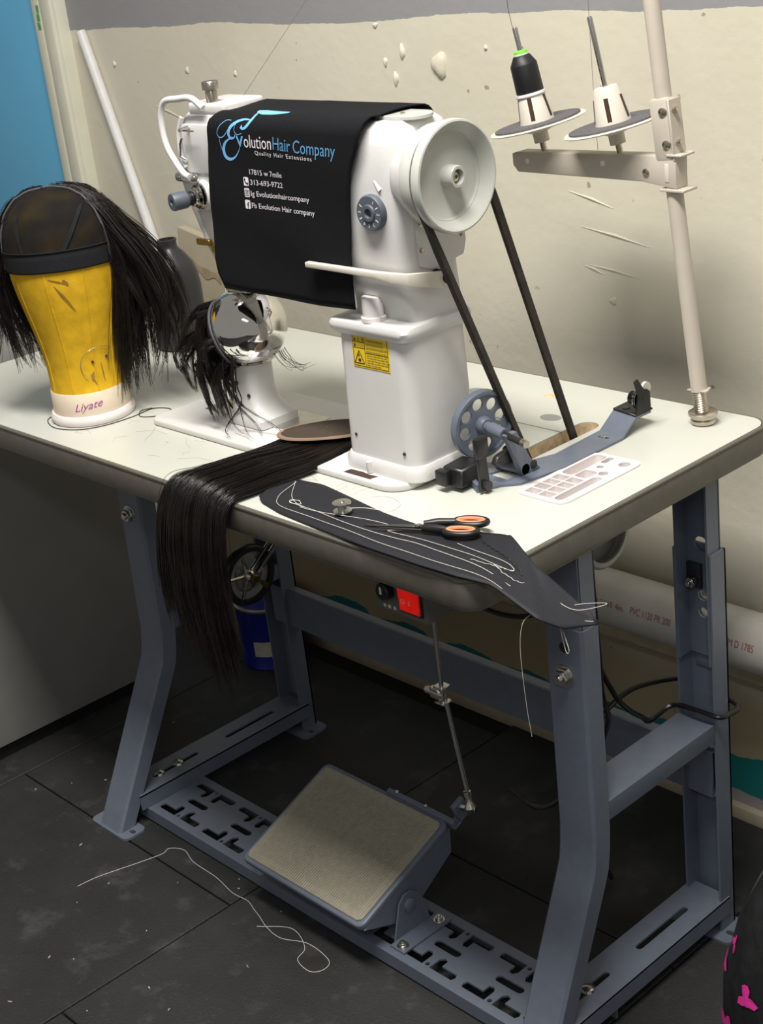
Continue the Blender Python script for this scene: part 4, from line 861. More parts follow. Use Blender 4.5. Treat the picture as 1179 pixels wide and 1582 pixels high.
obj('arm_flange', MB().box(-0.112, -0.076, 0.486, 0.514, az - 0.0235, az - 0.020).box(-0.100, -0.078, 0.486, 0.514, az + 0.0185, az + 0.0215), 'beige', ts, bevel=0.0008, seg=1)
for x, z in ((-0.322, az + 0.003), (-0.198, az + 0.006)): obj('arm_hole', MB().lathe([(0.0034, 0), (0.0034, 0.0006), (0, 0.0006)], 14, axis_mx((x, 0.4885, z), (0, -1, 0))), 'print_white', arm)
screw(arm, (-0.132, 0.4885, az - 0.002), (0, -1, 0), 0.005, 'nickel', 'arm_screw'); obj('arm_slot', MB().box(-0.104, -0.098, 0.4878, 0.4886, az - 0.012, az + 0.010), 'lever', arm, bevel=0.001)
TD = Vector((-0.155, -0.085, 1)).normalized()
def spool_holder(base, pl):
    m = axis_mx(base, TD)
    h = obj('spool_plate', MB().lathe([(0.010, -0.018), (0.010, -0.006), (0.020, -0.002), (0.0615, 0.0035), (0.0630, 0.0050), (0.0615, 0.0062), (0.0, 0.0055)], 48, m), 'lever', ts)
    obj('felt_pad', MB().lathe([(0.0560, 0.0060), (0.0560, 0.0084), (0.02, 0.0084), (0.0, 0.0084)], 48, m), 'felt', h)
    c = obj('spool_cone', MB().lathe([(0.0225, 0.008), (0.0165, 0.048), (0.0140, 0.0520), (0.0, 0.0522)], 32, m), 'lever', h)
    mbx = MB()
    for k in range(5):
        a = 2 * PI * k / 5 + 0.35 - PI / 2; q = []
        for r, z, s in ((0.0225, 0.012, 1), (0.0225, 0.012, -1), (0.0182, 0.040, -1), (0.0182, 0.040, 1)):
            da = s * 0.0028 / r; rr = (0.0225 + (0.0165 - 0.0225) * (z - 0.008) / 0.040) + 0.0003; q.append(m @ Vector((rr * math.cos(a + da), rr * math.sin(a + da), z)))
        mbx.add(q, [(0, 1, 2, 3)])
    obj('cone_slot', mbx, 'ink', h, smooth=False, fixn=False)
    obj('spool_pin', MB().lathe([(0.0033, 0.050), (0.0033, pl - 0.002), (0.0026, pl), (0, pl)], 14, m), 'metal', h)
    obj('pin_stem', MB().lathe([(0.004, -0.030), (0.004, -0.016), (0, -0.016)], 12, m), 'nickel', h)
    return m
S1 = Vector((-0.3085, 0.500, az + 0.044)); S2 = Vector((-0.1855, 0.500, az + 0.046))
m1 = spool_holder(S1, 0.127); m2 = spool_holder(S2, 0.136)
spl = thing('thread_cone', 'cone of black thread with a lime green top on the left spool pin', 'thread spool', m1 @ Vector((0, 0, 0.045)))
obj('wound_thread', MB().lathe([(0.0, 0.0455), (0.0172, 0.0455), (0.0178, 0.0470), (0.0172, 0.080), (0.0168, 0.0815), (0.0110, 0.0915), (0.0095, 0.0925), (0, 0.0925)], 36, m1), 'thread_black', spl)
obj('spool_bottom', MB().lathe([(0.0168, 0.0405), (0.0185, 0.0408), (0.0195, 0.0425), (0.0190, 0.0455), (0.01, 0.0457), (0.0165, 0.0405)], 36, m1, cap=False), 'white_plastic', spl)
obj('spool_top_ring', MB().lathe([(0.0092, 0.0925), (0.0092, 0.0940), (0.006, 0.0940)], 28, m1), 'print_white', spl)
obj('spool_cap', MB().lathe([(0.0085, 0.0940), (0.0085, 0.0975), (0.0075, 0.0985), (0.0038, 0.0985), (0.0038, 0.094)], 28, m1, cap=False), 'green', spl)
def thread_obj(name, pts, r, m_, label, cat, n=40, sides=5):
    o = obj(name, MB().tube(catmull(pts, n), r, sides), m_); tag(o, label, cat); recentre(o); return o
thread_obj('thread_line', [m1 @ Vector((-0.0165, 0.004, 0.083)), (-0.352, 0.505, 1.24), (-0.356, 0.51, 1.50)], 0.00035, 'thread_black', 'thin black thread rising from the black spool out of view', 'thread', 12)
thread_obj('thread_line', [(-0.2260, 0.515, 1.052), (-0.2255, 0.512, 1.12), (-0.2250, 0.51, 1.48)], 0.00030, 'felt', 'thin grey thread hanging down behind the empty spool pin', 'thread', 12)
thread_obj('thread_line', [(-0.535, 0.210, 1.168), (-0.50, 0.34, 1.30), (-0.46, 0.50, 1.46)], 0.00030, 'felt', 'thin thread slanting up from the machine head across the wall', 'thread', 12)

# ================================================================== WIG HEAD, WIG AND HAIR
HC = Vector((-0.866, 0.106, H)); FD = Vector((0.754, -0.656, 0)); SD = Vector((0.656, 0.754, 0))     # face direction, image-right side direction
HP = [(0.0545, 0.046), (0.0535, 0.060), (0.0545, 0.085), (0.0575, 0.110), (0.0630, 0.140), (0.0695, 0.170), (0.0755, 0.200), (0.0785, 0.225), (0.0785, 0.250), (0.0745, 0.278), (0.0650, 0.302), (0.0485, 0.320), (0.0280, 0.3295), (0.0, 0.3325)]
def head_r(z): return float(np.interp(z, [p[1] for p in HP], [p[0] for p in HP]))
wh = thing('wig_mannequin', 'yellow canvas wig block head on a cream band at the left of the table', 'wig head', HC)
mxh = Matrix.Translation(HC)
prf = catmull([(r, z, 0) for r, z in HP], 40)
block = obj('canvas_block', MB().lathe([(max(p[0], 0), p[1]) for p in prf], 48, mxh), 'canvas', wh)
obj('label_band', MB().lathe([(0.0555, 0.0145), (0.0562, 0.016), (0.0558, 0.046), (0.0548, 0.048), (0.05, 0.048)], 48, mxh), 'collar', wh)
obj('base_disc', MB().lathe([(0.054, 0.0002), (0.0600, 0.001), (0.0618, 0.005), (0.0615, 0.010), (0.0590, 0.0145), (0.05, 0.0150)], 48, mxh), 'white_plastic', wh)
fa = math.atan2(FD.y, FD.x)
def on_head(a, z, off=0.0006, r=None): 
    rr = (head_r(z) if r is None else r) + off; return HC + Vector((rr * math.cos(a), rr * math.sin(a), z))
mb = text_mb('Liyate', lambda u, z: on_head(fa + u / 0.056, z, 0.0004, 0.0561), -0.016, 0.026, 0.0225, 0.0275, 0.0112, 0.42)
obj('band_lettering', mb, 'purple', wh, smooth=False, fixn=False)
for da in (-0.95, -0.28, 0.42, 1.0): obj('canvas_seam', MB().tube([on_head(fa + da + 0.05 * math.sin(z * 9), z, 0.0001) for z in np.linspace(0.05, 0.27, 24)], 0.0009, 5), 'canvas', wh)
def smear(a0, z0, a1, z1, w):
    P_ = [(a0 + (a1 - a0) * t, z0 + (z1 - z0) * t) for t in np.linspace(0, 1, 8)]; v = []
    for i, (a, z) in enumerate(P_): ww = w * math.sin(PI * (i + 0.6) / 8.2); v += [on_head(a - ww / 0.07, z, 0.0004), on_head(a + ww / 0.07, z + ww * 0.3, 0.0004)]
    obj('canvas_scuff', MB().add(v, [(2 * i, 2 * i + 1, 2 * i + 3, 2 * i + 2) for i in range(7)]), 'scuff', wh, fixn=False)
smear(fa - 0.08, 0.212, fa + 0.22, 0.172, 0.0024); smear(fa - 0.16, 0.222, fa + 0.16, 0.212, 0.0034); smear(fa + 0.10, 0.220, fa + 0.17, 0.210, 0.0030); smear(fa + 0.38, 0.078, fa + 0.32, 0.064, 0.003); smear(fa + 0.30, 0.075, fa + 0.42, 0.058, 0.0018); smear(fa + 0.62, 0.09, fa + 0.66, 0.06, 0.0014); smear(fa - 0.9, 0.21, fa - 0.92, 0.195, 0.0016)
for da, z, m_ in ((0.40, 0.0930, 'pin_red'), (0.80, 0.0960, 'pin_blue')):
    obj('pin_head', MB().lathe([(0.0, -0.002), (0.0018, -0.001), (0.0021, 0.0004), (0.0014, 0.002), (0, 0.0024)], 12, axis_mx(on_head(fa + da, z), (math.cos(fa + da), math.sin(fa + da), 0))), m_, wh)
nd = [on_head(fa + 0.58 - math.cos(q_) * 0.50, 0.088 + 0.026 * math.sin(q_), 0.0022) for q_ in np.linspace(-0.75, 2.35, 16)]
thread_obj('curved_needle', nd, 0.00042, 'metal', 'thin curved needle stuck in the neck of the yellow wig head', 'needle', 30)

# wig on the head
wig = thing('wig', 'dark brown long haired wig on a black net cap worn by the yellow head', 'wig', HC + Vector((0, 0, 0.2)))
def cap_pt(a, z, off): return on_head(a, z, off)
BZ0 = 0.232; BZ1 = 0.260           # elastic band
def cap_grid(a0, a1, z0, z1, off, na=40, nz=12, zoff=None):
    rows = []
    for k in range(nz + 1):
        z = z0 + (z1 - z0) * k / nz; rows.append([cap_pt(a0 + (a1 - a0) * i / na, z + (zoff(a0 + (a1 - a0) * i / na - fa) if zoff else 0), off) for i in range(na + 1)])
    return rows
# net front: piping plane splits cap in front/back. param: angle from front
AWL, AWR = -1.50, 1.06
AW = 1.5
def cap_a(u): return fa + (AWL + (AWR - AWL) * (u + 1) / 2)
net_rows = []
for k in range(21):
    t = k / 20
    z = 0.254 + (0.3325 - 0.254) * math.sin(t * PI / 2)
    r = head_r(z) + 0.003
    net_rows.append([HC + Vector((r * math.cos(cap_a(u)), r * math.sin(cap_a(u)), z + 0.002)) for u in np.linspace(-1, 1, 41)])
obj('net_cap', MB().grid(net_rows), 'net', wig, smooth=60, fixn=False)
band = obj('front_band', MB().grid(cap_grid(fa + AWL, fa + AWR, BZ0, BZ1, 0.0036, zoff=lambda d: 0.004 * math.cos(d) - 0.004)), 'band', wig, smooth=60, fixn=False)
m_ = band.modifiers.new('thickness', 'SOLIDIFY'); m_.thickness = 0.0014
obj('band_hem', MB().tube([cap_pt(cap_a(u), BZ1 - 0.004 * (1 - math.cos(cap_a(u) - fa)), 0.0048) for u in np.linspace(-1, 1, 40)], 0.0011, 6), 'band', wig)
def seam(a0, a1, z0, z1, w):
    v = []; n_ = 14
    for i in range(n_):
        t = i / (n_ - 1); z = z0 + (z1 - z0) * math.sin(t * PI / 2); a = a0 + (a1 - a0) * t; r = head_r(z) + 0.0052; ww = w / max(r, 0.03)
        v += [HC + Vector((r * math.cos(a - ww), r * math.sin(a - ww), z + 0.002)), HC + Vector((r * math.cos(a + ww), r * math.sin(a + ww), z + 0.002))]
    obj('cap_seam', MB().add(v, [(2 * i, 2 * i + 1, 2 * i + 3, 2 * i + 2) for i in range(n_ - 1)]), 'band', wig, fixn=False)
seam(fa - 0.52, fa - 0.78, 0.258, 0.308, 0.0035); seam(fa + 0.20, fa + 0.92, 0.258, 0.312, 0.0035)
arch = []
for t in np.linspace(-1, 1, 50):
    th = abs(t); z = 0.226 + (0.3325 - 0.226) * math.sin((1 - th) * PI / 2) if th < 1 else 0.226
    r = head_r(z) + 0.0045; a = fa + (AWR if t > 0 else AWL); arch.append(HC + Vector((r * math.cos(a), r * math.sin(a), z + 0.003)))
obj('cap_piping', MB().tube(arch, 0.0016, 8), 'piping', wig)
back = []
for k in range(13):
    t = k / 12; z = 0.150 + (0.334 - 0.150) * math.sin(t * PI / 2); r = head_r(z) + 0.006
    back.append([HC + Vector((r * math.cos(fa + AWR + 0.02 + (2 * PI + AWL - AWR - 0.04) * u), r * math.sin(fa + AWR + 0.02 + (2 * PI + AWL - AWR - 0.04) * u), z + 0.002)) for u in np.linspace(0, 1, 30)])
obj('wig_base', MB().grid(back), 'hair_core', wig, fixn=False)
def clump(C_, n, rc, tip=0.22, fmin=0.72):
    """strands gathered round a centre line C_ (N,3), closing towards the tip"""
    C_ = np.asarray(C_, float); N = len(C_); T = np.linspace(0, 1, N); out = []
    for k in range(n):
        o = rng.normal(0, 1, 3); o *= rc * rng.random() ** 0.5 / (np.linalg.norm(o) + 1e-9); f = rng.uniform(fmin, 1.0)
        w = (1 - (1 - tip) * T ** 1.3)[:, None]; fr = np.cumsum(rng.normal(0, 1, (N, 3)), axis=0) * rc * 0.035
        S_ = C_ + o * w + fr * T[:, None]
        if rng.random() < 0.06: S_ = S_ + rng.normal(0, 1, 3) * rc * 1.6 * T[:, None] ** 2
        q = T * f; out.append(np.stack([np.interp(q, T, S_[:, i]) for i in range(3)], 1))
    return out
def hair_wig():
    S = []; N = 16; T = np.linspace(0, 1, N)
    for c in range(300):
        right = c % 3 != 0
        if right: d = rng.uniform(AWR + 0.02, 2.2) if rng.random() < 0.72 else rng.uniform(2.2, PI + 0.2)
        else: d = -rng.uniform(-AWL + 0.02, 2.4)
        z0 = 0.222 + 0.110 * rng.random() ** 0.75
        flare = rng.random() ** 1.2 * (0.060 if right else 0.046)
        if right and rng.random() < 0.25: flare = rng.uniform(0.0, 0.012)
        zt = (0.018 + 0.60 * flare + 0.075 * rng.random() ** 1.3) if right else (0.055 + 0.6 * flare + rng.uniform(0, 0.09))
        swing = rng.uniform(-0.30, 0.22) if right else rng.uniform(-0.18, 0.30)
        curl = rng.uniform(-0.030, 0.024); ph = rng.uniform(0, 6); wv = rng.uniform(0, 0.05); r0 = head_r(min(z0, 0.3315)) + 0.003
        pts = []
        for t in T:
            z = z0 + 0.006 * math.sin(min(1, t * 4) * PI) * (z0 > 0.28) - (z0 - zt) * (0.25 * t + 0.75 * t ** 1.4)
            lift = math.sin(min(1, t * 1.7) * PI / 2)
            env = 0.083 * lift + r0 * (1 - lift); env = max(env, r0)
            neck = max(0, t - 0.45) * 0.050 * (flare < 0.03)
            r = env + flare * math.sin(min(1, t * 1.12) * PI / 2) ** 1.7 * 1.35 - 0.018 * max(0, t - 0.7) * (flare >= 0.03) * 2 - neck + curl * max(0, t - 0.75) * 3
            r = max(r, (head_r(max(z, 0.05)) if z < 0.331 else 0) + 0.0045)
            a = fa + d + swing * t ** 2 + wv * math.sin(ph + 6 * t) * t
            pts.append((HC.x + r * math.cos(a), HC.y + r * math.sin(a), HC.z + max(z, 0.004)))
        S += clump(pts, 22, rng.uniform(0.005, 0.010))
    A = np.array(S)
    rr = np.linalg.norm(A[:, :, :2] - np.array([HC.x, HC.y]), axis=2); zz = A[:, :, 2] - HC.z
    lim = np.interp(zz, [p[1] for p in HP], [p[0] for p in HP]) + 0.0035; k = np.where((rr < lim) & (zz < 0.33), lim / np.maximum(rr, 1e-4), 1.0)
    A[:, :, 0] = HC.x + (A[:, :, 0] - HC.x) * k; A[:, :, 1] = HC.y + (A[:, :, 1] - HC.y) * k; A[:, :, 2] = np.maximum(A[:, :, 2], H + 0.002)
    strands('hair', A, 0.00050, 0.00024, 'hair', wig)
hair_wig()

# brown thread around the foot of the head
thread_obj('loose_thread', [(-0.9205, 0.075, H + .001), (-0.905, 0.050, H + .0008), (-0.863, 0.037, H + .0008), (-0.822, 0.052, H + .0008), (-0.802, 0.085, H + .0008), (-0.797, 0.128, H + .0008), (-0.800, 0.165, H + .0008), (-0.775, 0.178, H + .0008), (-0.757, 0.164, H + .0008), (-0.766, 0.146, H + .0008), (-0.787, 0.134, H + .0008), (-0.808, 0.150, H + .0008), (-0.802, 0.166, H + .0010)], 0.0007, 'dark_thread', 'dark brown thread curled on the table round the foot of the wig head', 'thread', 90)

# hairpiece hanging on the chrome dome
hp = thing('hairpiece', 'dark hairpiece hanging from the left side of the chrome dome', 'hairpiece', (BC.x - 0.04, BC.y - 0.04, BC.z - 0.05))
cd = Vector((-0.83, -0.42, -0.34)).normalized(); e1 = cd.cross(Vector((0, 0, 1))).normalized(); e2 = cd.cross(e1)
rows = []
for k in range(11):
    th = 1.02 * k / 10; rows.append([BC + (cd * math.cos(th) + (e1 * math.cos(p) + e2 * math.sin(p)) * math.sin(th)) * (BR + 0.0022) for p in np.linspace(0, 2 * PI, 41)])
obj('hairpiece_base', MB().grid(rows), 'hair_core', hp, fixn=False)
obj('hairpiece_rim', MB().tube(rows[-1], 0.0018, 6, cap=False), 'piping', hp)
def hair_dome():
    S = []; N = 15; il = Vector((-0.595, -0.803, 0)); dn = Vector((0, 0, -1)); fw = Vector((0.803, -0.595, 0))
    for c in range(62):
        th = 1.0 * math.sqrt(rng.random()); p = rng.uniform(0, 2 * PI)
        nrm = (cd * math.cos(th) + (e1 * math.cos(p) + e2 * math.sin(p)) * math.sin(th)); root = BC + nrm * (BR + 0.003)
        fl_ = rng.uniform(0.0, 0.020) if rng.random() < 0.72 else rng.uniform(0.02, 0.046); long_ = rng.random() < 0.62 and fl_ < 0.02
        zt = H + (rng.uniform(0.018, 0.05) if long_ else rng.uniform(0.055, 0.105)); dz = root.z - zt; sd = rng.normal(0, 0.006)
        dr_ = rng.uniform(-0.004, 0.022) if long_ else rng.uniform(-0.01, 0.006)
        C_ = catmull([root, root + il * (0.35 * fl_ + 0.004) + nrm * 0.004 + dn * 0.10 * dz, root + il * (0.9 * fl_ + 0.005) + fw * 0.006 + dn * 0.42 * dz, root + il * (fl_ - 0.35 * dr_) + fw * (0.006 + sd) + dn * 0.75 * dz, root + il * (0.8 * fl_ - dr_) + fw * (0.010 + 1.5 * sd) + dn * dz], N)
        S += clump(C_, 28, rng.uniform(0.0035, 0.0070), 0.25, 0.75)
    ends = [(-0.545, 0.140), (-0.530, 0.160), (-0.555, 0.125), (-0.50, 0.165), (-0.52, 0.135), (-0.575, 0.128)]
    for k in range(5):           # thin locks that trail over the bed plate
        e = ends[k % 6]; r_ = BC + il * 0.026 + fw * 0.040 + Vector((rng.normal(0, .006), rng.normal(0, .006), -0.028))
        C_ = catmull([r_, r_ + dn * 0.035 + il * 0.004, Vector((r_.x + 0.004, r_.y - 0.004, H + 0.055)), Vector((e[0] - 0.022 + rng.normal(0, .004), e[1] + 0.004, H + 0.022)), Vector((e[0] + rng.normal(0, .006), e[1] + rng.normal(0, .005), H + 0.0125))], N)
        S += clump(C_, 8, 0.0020, 1.6, 0.6)
    for k in range(12):          # short wisps at the right foot of the dome
        a = rng.uniform(-0.1, 0.7); q = BC + Vector((math.cos(a) * 0.046, math.sin(a) * 0.046, -0.032))
        C_ = catmull([tuple(q), (q.x + 0.006, q.y + 0.003, q.z - 0.012), (q.x + 0.022 + rng.normal(0, .006), q.y + 0.008, q.z - 0.022 + rng.normal(0, .005)), (q.x + 0.035 + rng.normal(0, .01), q.y + 0.012, q.z - 0.020)], N); S.append(np.array(C_))
    A = np.array(S); dv = A - np.array(BC); dl_ = np.linalg.norm(dv, axis=2, keepdims=True); A = np.where(dl_ < BR + 0.003, np.array(BC) + dv / dl_ * (BR + 0.003), A)
    A[:, :, 2] = np.maximum(A[:, :, 2], H + 0.0122)
    strands('hair', A, 0.00046, 0.00022, 'hair', hp)
hair_dome()

# lace closure with long hair flowing over the table edge
lc = thing('lace_closure', 'brown lace hair closure with long dark hair flowing over the front table edge', 'hairpiece', (-0.45, 0.12, H))
def lace_z(x, y): return H + 0.0225 + 0.002 * math.sin((x + 0.45) * 30) + 0.02 * max(0, y - 0.20)
LCX, LCY, LA, LB_, LT = -0.442, 0.196, 0.068, 0.037, 0.62
def lpt(t, s, dz=0.0):
    u, v = LA * s * math.cos(t), LB_ * s * math.sin(t); x = LCX + u * math.cos(LT) - v * math.sin(LT); y = LCY + u * math.sin(LT) + v * math.cos(LT)
    return Vector((x, y, lace_z(x, y) + dz))
rows = [[lpt(t, s, 0.004 * (1 - s * s)) for t in np.linspace(0, 2 * PI, 49)] for s in np.linspace(0.02, 0.93, 8)]
o = obj('lace', MB().grid(rows), 'lace', lc, fixn=False)
rows = [[lpt(t, s, dz) for t in np.linspace(0, 2 * PI, 49)] for s, dz in ((0.92, 0.0012), (0.96, 0.0014), (1.0, 0.0), (1.01, -0.0015))]
obj('lace_edge', MB().grid(rows), 'lace_edge', lc, fixn=False)
def hair_long():
    # side rails of the lock: from under the lace, across the top, over the edge, down
    Lr = [(-0.484, 0.185, H + 0.013), (-0.493, 0.140, H + 0.008), (-0.502, 0.085, H + 0.004), (-0.511, 0.030, H + 0.004), (-0.518, -0.005, H + 0.003), (-0.523, -0.022, H - 0.025), (-0.532, -0.030, H - 0.085), (-0.532, -0.032, H - 0.150)]
    Rr = [(-0.392, 0.205, H + 0.013), (-0.382, 0.140, H + 0.008), (-0.386, 0.085, H + 0.004), (-0.389, 0.030, H + 0.004), (-0.392, -0.005, H + 0.003), (-0.392, -0.022, H - 0.025), (-0.398, -0.030, H - 0.085), (-0.398, -0.032, H - 0.150)]
    N = 28; L_ = np.array(catmull(Lr, N)); R_ = np.array(catmull(Rr, N)); S = []
    T = np.linspace(0, 1, N); thick = np.interp(T, [0, 0.12, 0.30, 0.55, 0.64, 1], [0.001, 0.004, 0.017, 0.015, 0.016, 0.020])
    up = np.zeros((N, 3)); up[:, 2] = np.interp(T, [0, 0.54, 0.68, 1], [1, 1, 0.2, 0.0]); up[:, 1] = -np.interp(T, [0, 0.50, 0.68, 1], [0, 0.1, 1, 1])
    for c in range(190):
        s = rng.beta(1.1, 1.1); h = rng.random() ** 0.7; ph = rng.uniform(0, 6); wv = rng.uniform(0, 0.004)
        ln = float(np.interp(s, [0, 0.15, 0.35, 0.6, 0.85, 1], [0.012, 0.03, 0.05, 0.088, 0.075, 0.035])) + rng.normal(0, 0.014)
        drift = float(np.interp(s, [0, 0.3, 0.6, 1], [-0.006, 0.028, 0.030, 0.016])) + rng.normal(0, 0.007)
        prof_ = 1 - min(1, abs(2 * s - 1)) ** 2.5
        a = L_ * (1 - s) + R_ * s + up * (thick * h * (0.25 + 0.75 * prof_))[:, None]
        a[:, 0] += wv * np.sin(ph + 5 * T) * T; dr = np.clip((T - 0.62) / 0.38, 0, 1)
        a[:, 2] -= ln * dr ** 1.2; a[:, 0] += drift * dr ** 2
        S += clump(a, 27, rng.uniform(0.0035, 0.006), 0.45, 0.80)
    for k in range(50):       # flyaway strands at the left over the table
        a = L_.copy(); q = np.clip(np.sin((T - 0.12) / 0.42 * PI), 0, 1) * (T > 0.12) * (T < 0.54)
        a[:, 0] -= q * rng.uniform(0.004, 0.030); a[:, 1] += q * rng.uniform(-0.005, 0.01); a[:, 2] = np.where(T < 0.54, np.maximum(H + 0.0012, a[:, 2] - q * 0.01), a[:, 2]); a[:, 1] -= (T > 0.5) * 0.004; S.append(a)
    A = np.array(S); on = A[:, :, 1] > 0.0; A[:, :, 2] = np.where(on, np.maximum(A[:, :, 2], H + 0.0012), A[:, :, 2])
    fr_ = (~on) & (A[:, :, 2] < H + 0.002); A[:, :, 1] = np.where(fr_, np.minimum(A[:, :, 1], -0.0045), A[:, :, 1])
    strands('hair', A, 0.00050, 0.00026, 'hair', lc)
    core = []
    for i in range(3, N - 3):
        row = []
        for s in np.linspace(0.08, 0.92, 9): row.append(tuple(L_[i] * (1 - s) + R_[i] * s + up[i] * thick[i] * 0.4 * (1 - abs(2 * s - 1) ** 2.5)))
        core.append(row)
    obj('hair_underlayer', MB().grid(core), 'hair_core', lc, fixn=False)
hair_long()

# ================================================================== SMALL THINGS ON THE TABLE
# vinyl off-cut along the front right corner
Bk = [(-0.380, 0.030, H), (-0.3834, 0.0407, H), (-0.3785, 0.0869, H), (-0.3347, 0.0914, H), (-0.2125, 0.0742, H), (-0.1336, 0.0698, H), (-0.0470, 0.1038, H), (-0.0375, 0.1037, H), (0.000, 0.082, H), (0.030, 0.068, H - 0.006), (0.118, 0.060, 0.680)]
Fr = [(-0.379, 0.026, H), (-0.3650, 0.018, H), (-0.3209, 0.0085, H), (-0.240, 0.0015, H), (-0.158, -0.0045, H), (-0.073, -0.0060, H), (-0.020, -0.004, H), (0.0233, 0.0060, H - 0.0025), (0.086, 0.003, 0.700), (0.105, 0.020, 0.688), (0.117, 0.056, 0.680)]
def resample(P_, n):
    P_ = np.array(P_); d = np.concatenate([[0], np.cumsum(np.linalg.norm(np.diff(P_, axis=0), axis=1))]); t = np.linspace(0, d[-1], n); return np.stack([np.interp(t, d, P_[:, i]) for i in range(3)], 1)
tt = np.linspace(0, 1, 70)
def rail(P_): 
    P_ = np.array(P_); k = np.linspace(0, 1, len(P_)); return np.stack([np.interp(tt, k, P_[:, i]) for i in range(3)], 1)
RB_, RF_ = rail(Bk), rail(Fr); rows = []
for s in np.linspace(0, 1, 14):
    row = RB_ * (1 - s) + RF_ * s; row[:, 2] += 0.0034 + 0.0010 * np.sin(tt * 9 + s * 3) + 0.0012 * (1 - s) * np.sin(tt * 15) ** 2; row[:, 2] = np.where((row[:, 0] < 0.002), np.maximum(row[:, 2], H + 0.0024), row[:, 2]); rows.append([tuple(p) for p in row])
vin = obj('vinyl_offcut', MB().grid(rows), 'vinyl', smooth=60); m_ = vin.modifiers.new('thickness', 'SOLIDIFY'); m_.thickness = 0.0016; m_.offset = 0
tag(vin, 'strip of black vinyl with loose white stitches hanging off the front table corner', 'fabric')
def vz(x, y):
    if x < 0.0: return H + 0.0062
    return H + 0.0062 - 0.0062 * min(1, x / 0.03) * 0.6 - max(0, x - 0.018) * 0.36
def stitch(pts, r=0.00027, n=90):
    C_ = catmull([(x, y, vz(x, y) + 0.0004) for x, y in pts], n); j1, j2 = random.uniform(0, 6), random.uniform(0, 6)
    C_ = [(p[0], p[1] + 0.0009 * math.sin(j1 + i * 0.35) * math.sin(j2 + i * 0.11), p[2]) for i, p in enumerate(C_)]
    return obj('stitch_thread', MB().tube(C_, r, 5), 'thread', vin)
stitch([(-0.3693, 0.0780), (-0.352, 0.0340), (-0.3244, 0.0170), (-0.25, 0.0135), (-0.1762, 0.0100), (-0.10, 0.0075), (-0.0331, 0.0075), (0.010, 0.010), (0.052, 0.010)])
stitch([(-0.372, 0.078), (-0.346, 0.052), (-0.325, 0.036), (-0.30, 0.030), (-0.26, 0.029), (-0.20, 0.024), (-0.14, 0.026), (-0.10, 0.030), (-0.055, 0.027), (-0.01, 0.024), (0.035, 0.022)])
stitch([(-0.3037, 0.0275), (-0.26, 0.032), (-0.20, 0.046), (-0.15, 0.047), (-0.16, 0.036), (-0.10, 0.040), (-0.04, 0.040), (0.010, 0.038), (0.022, 0.041), (0.012, 0.047), (-0.02, 0.050), (-0.07, 0.0535)])
stitch([(0.022, 0.041), (0.004, 0.0345), (-0.03, 0.032)]); stitch([(0.000, 0.036), (0.020, 0.030), (0.034, 0.033), (0.04, 0.037)])
stitch([(-0.318, 0.040), (-0.330, 0.036), (-0.322, 0.030), (-0.308, 0.034), (-0.322, 0.039), (-0.326, 0.031), (-0.300, 0.029)])
ln_ = []
for k in range(40): t = k / 39; ln_.append((-0.055 + 0.085 * t, 0.075 - 0.028 * t + 0.0012 * math.sin(k * 1.6)))
obj('stitch_row', MB().tube([(x, y, vz(x, y) - 0.0004) for x, y in ln_], 0.0005, 5), 'black_plastic', vin)
# tangle at the hanging tip
for pts in ([(0.060, 0.050, 0.708), (0.082, 0.046, 0.700), (0.100, 0.050, 0.697), (0.118, 0.068, 0.700), (0.112, 0.075, 0.698), (0.090, 0.058, 0.697), (0.080, 0.040, 0.694), (0.092, 0.030, 0.690), (0.106, 0.034, 0.688)], [(0.084, 0.036, 0.694), (0.098, 0.026, 0.684), (0.110, 0.020, 0.668), (0.104, 0.022, 0.664), (0.090, 0.030, 0.688)], [(0.070, 0.018, 0.699), (0.084, 0.022, 0.694), (0.100, 0.040, 0.690), (0.114, 0.055, 0.686)], [(0.068, 0.014, 0.699), (0.064, 0.004, 0.690), (0.062, 0.000, 0.66), (0.064, 0.000, 0.60), (0.066, 0.002, 0.560)]):
    obj('stitch_thread', MB().tube(catmull(pts, 40), 0.00026, 5), 'thread', vin)
# bobbin
bob = tag(obj('bobbin', MB().lathe([(0.0, 0), (0.0112, 0), (0.0112, 0.0010), (0.0055, 0.0014), (0.0055, 0.0098), (0.0112, 0.0102), (0.0112, 0.0112), (0.004, 0.0114), (0.003, 0.0100), (0, 0.0100)], 28, Matrix.Translation((-0.2475, 0.0455, H + 0.0072))), 'metal'), 'small shiny metal bobbin lying on the black vinyl', 'bobbin'); recentre(bob)
thread_obj('bobbin_thread', [(-0.2410, 0.046, H + .012), (-0.225, 0.062, H + .010), (-0.21, 0.085, H + .0012), (-0.216, 0.108, H + .0010), (-0.245, 0.115, H + .0010), (-0.262, 0.104, H + .001)], 0.0004, 'thread', 'white thread end trailing from the bobbin onto the table', 'thread')
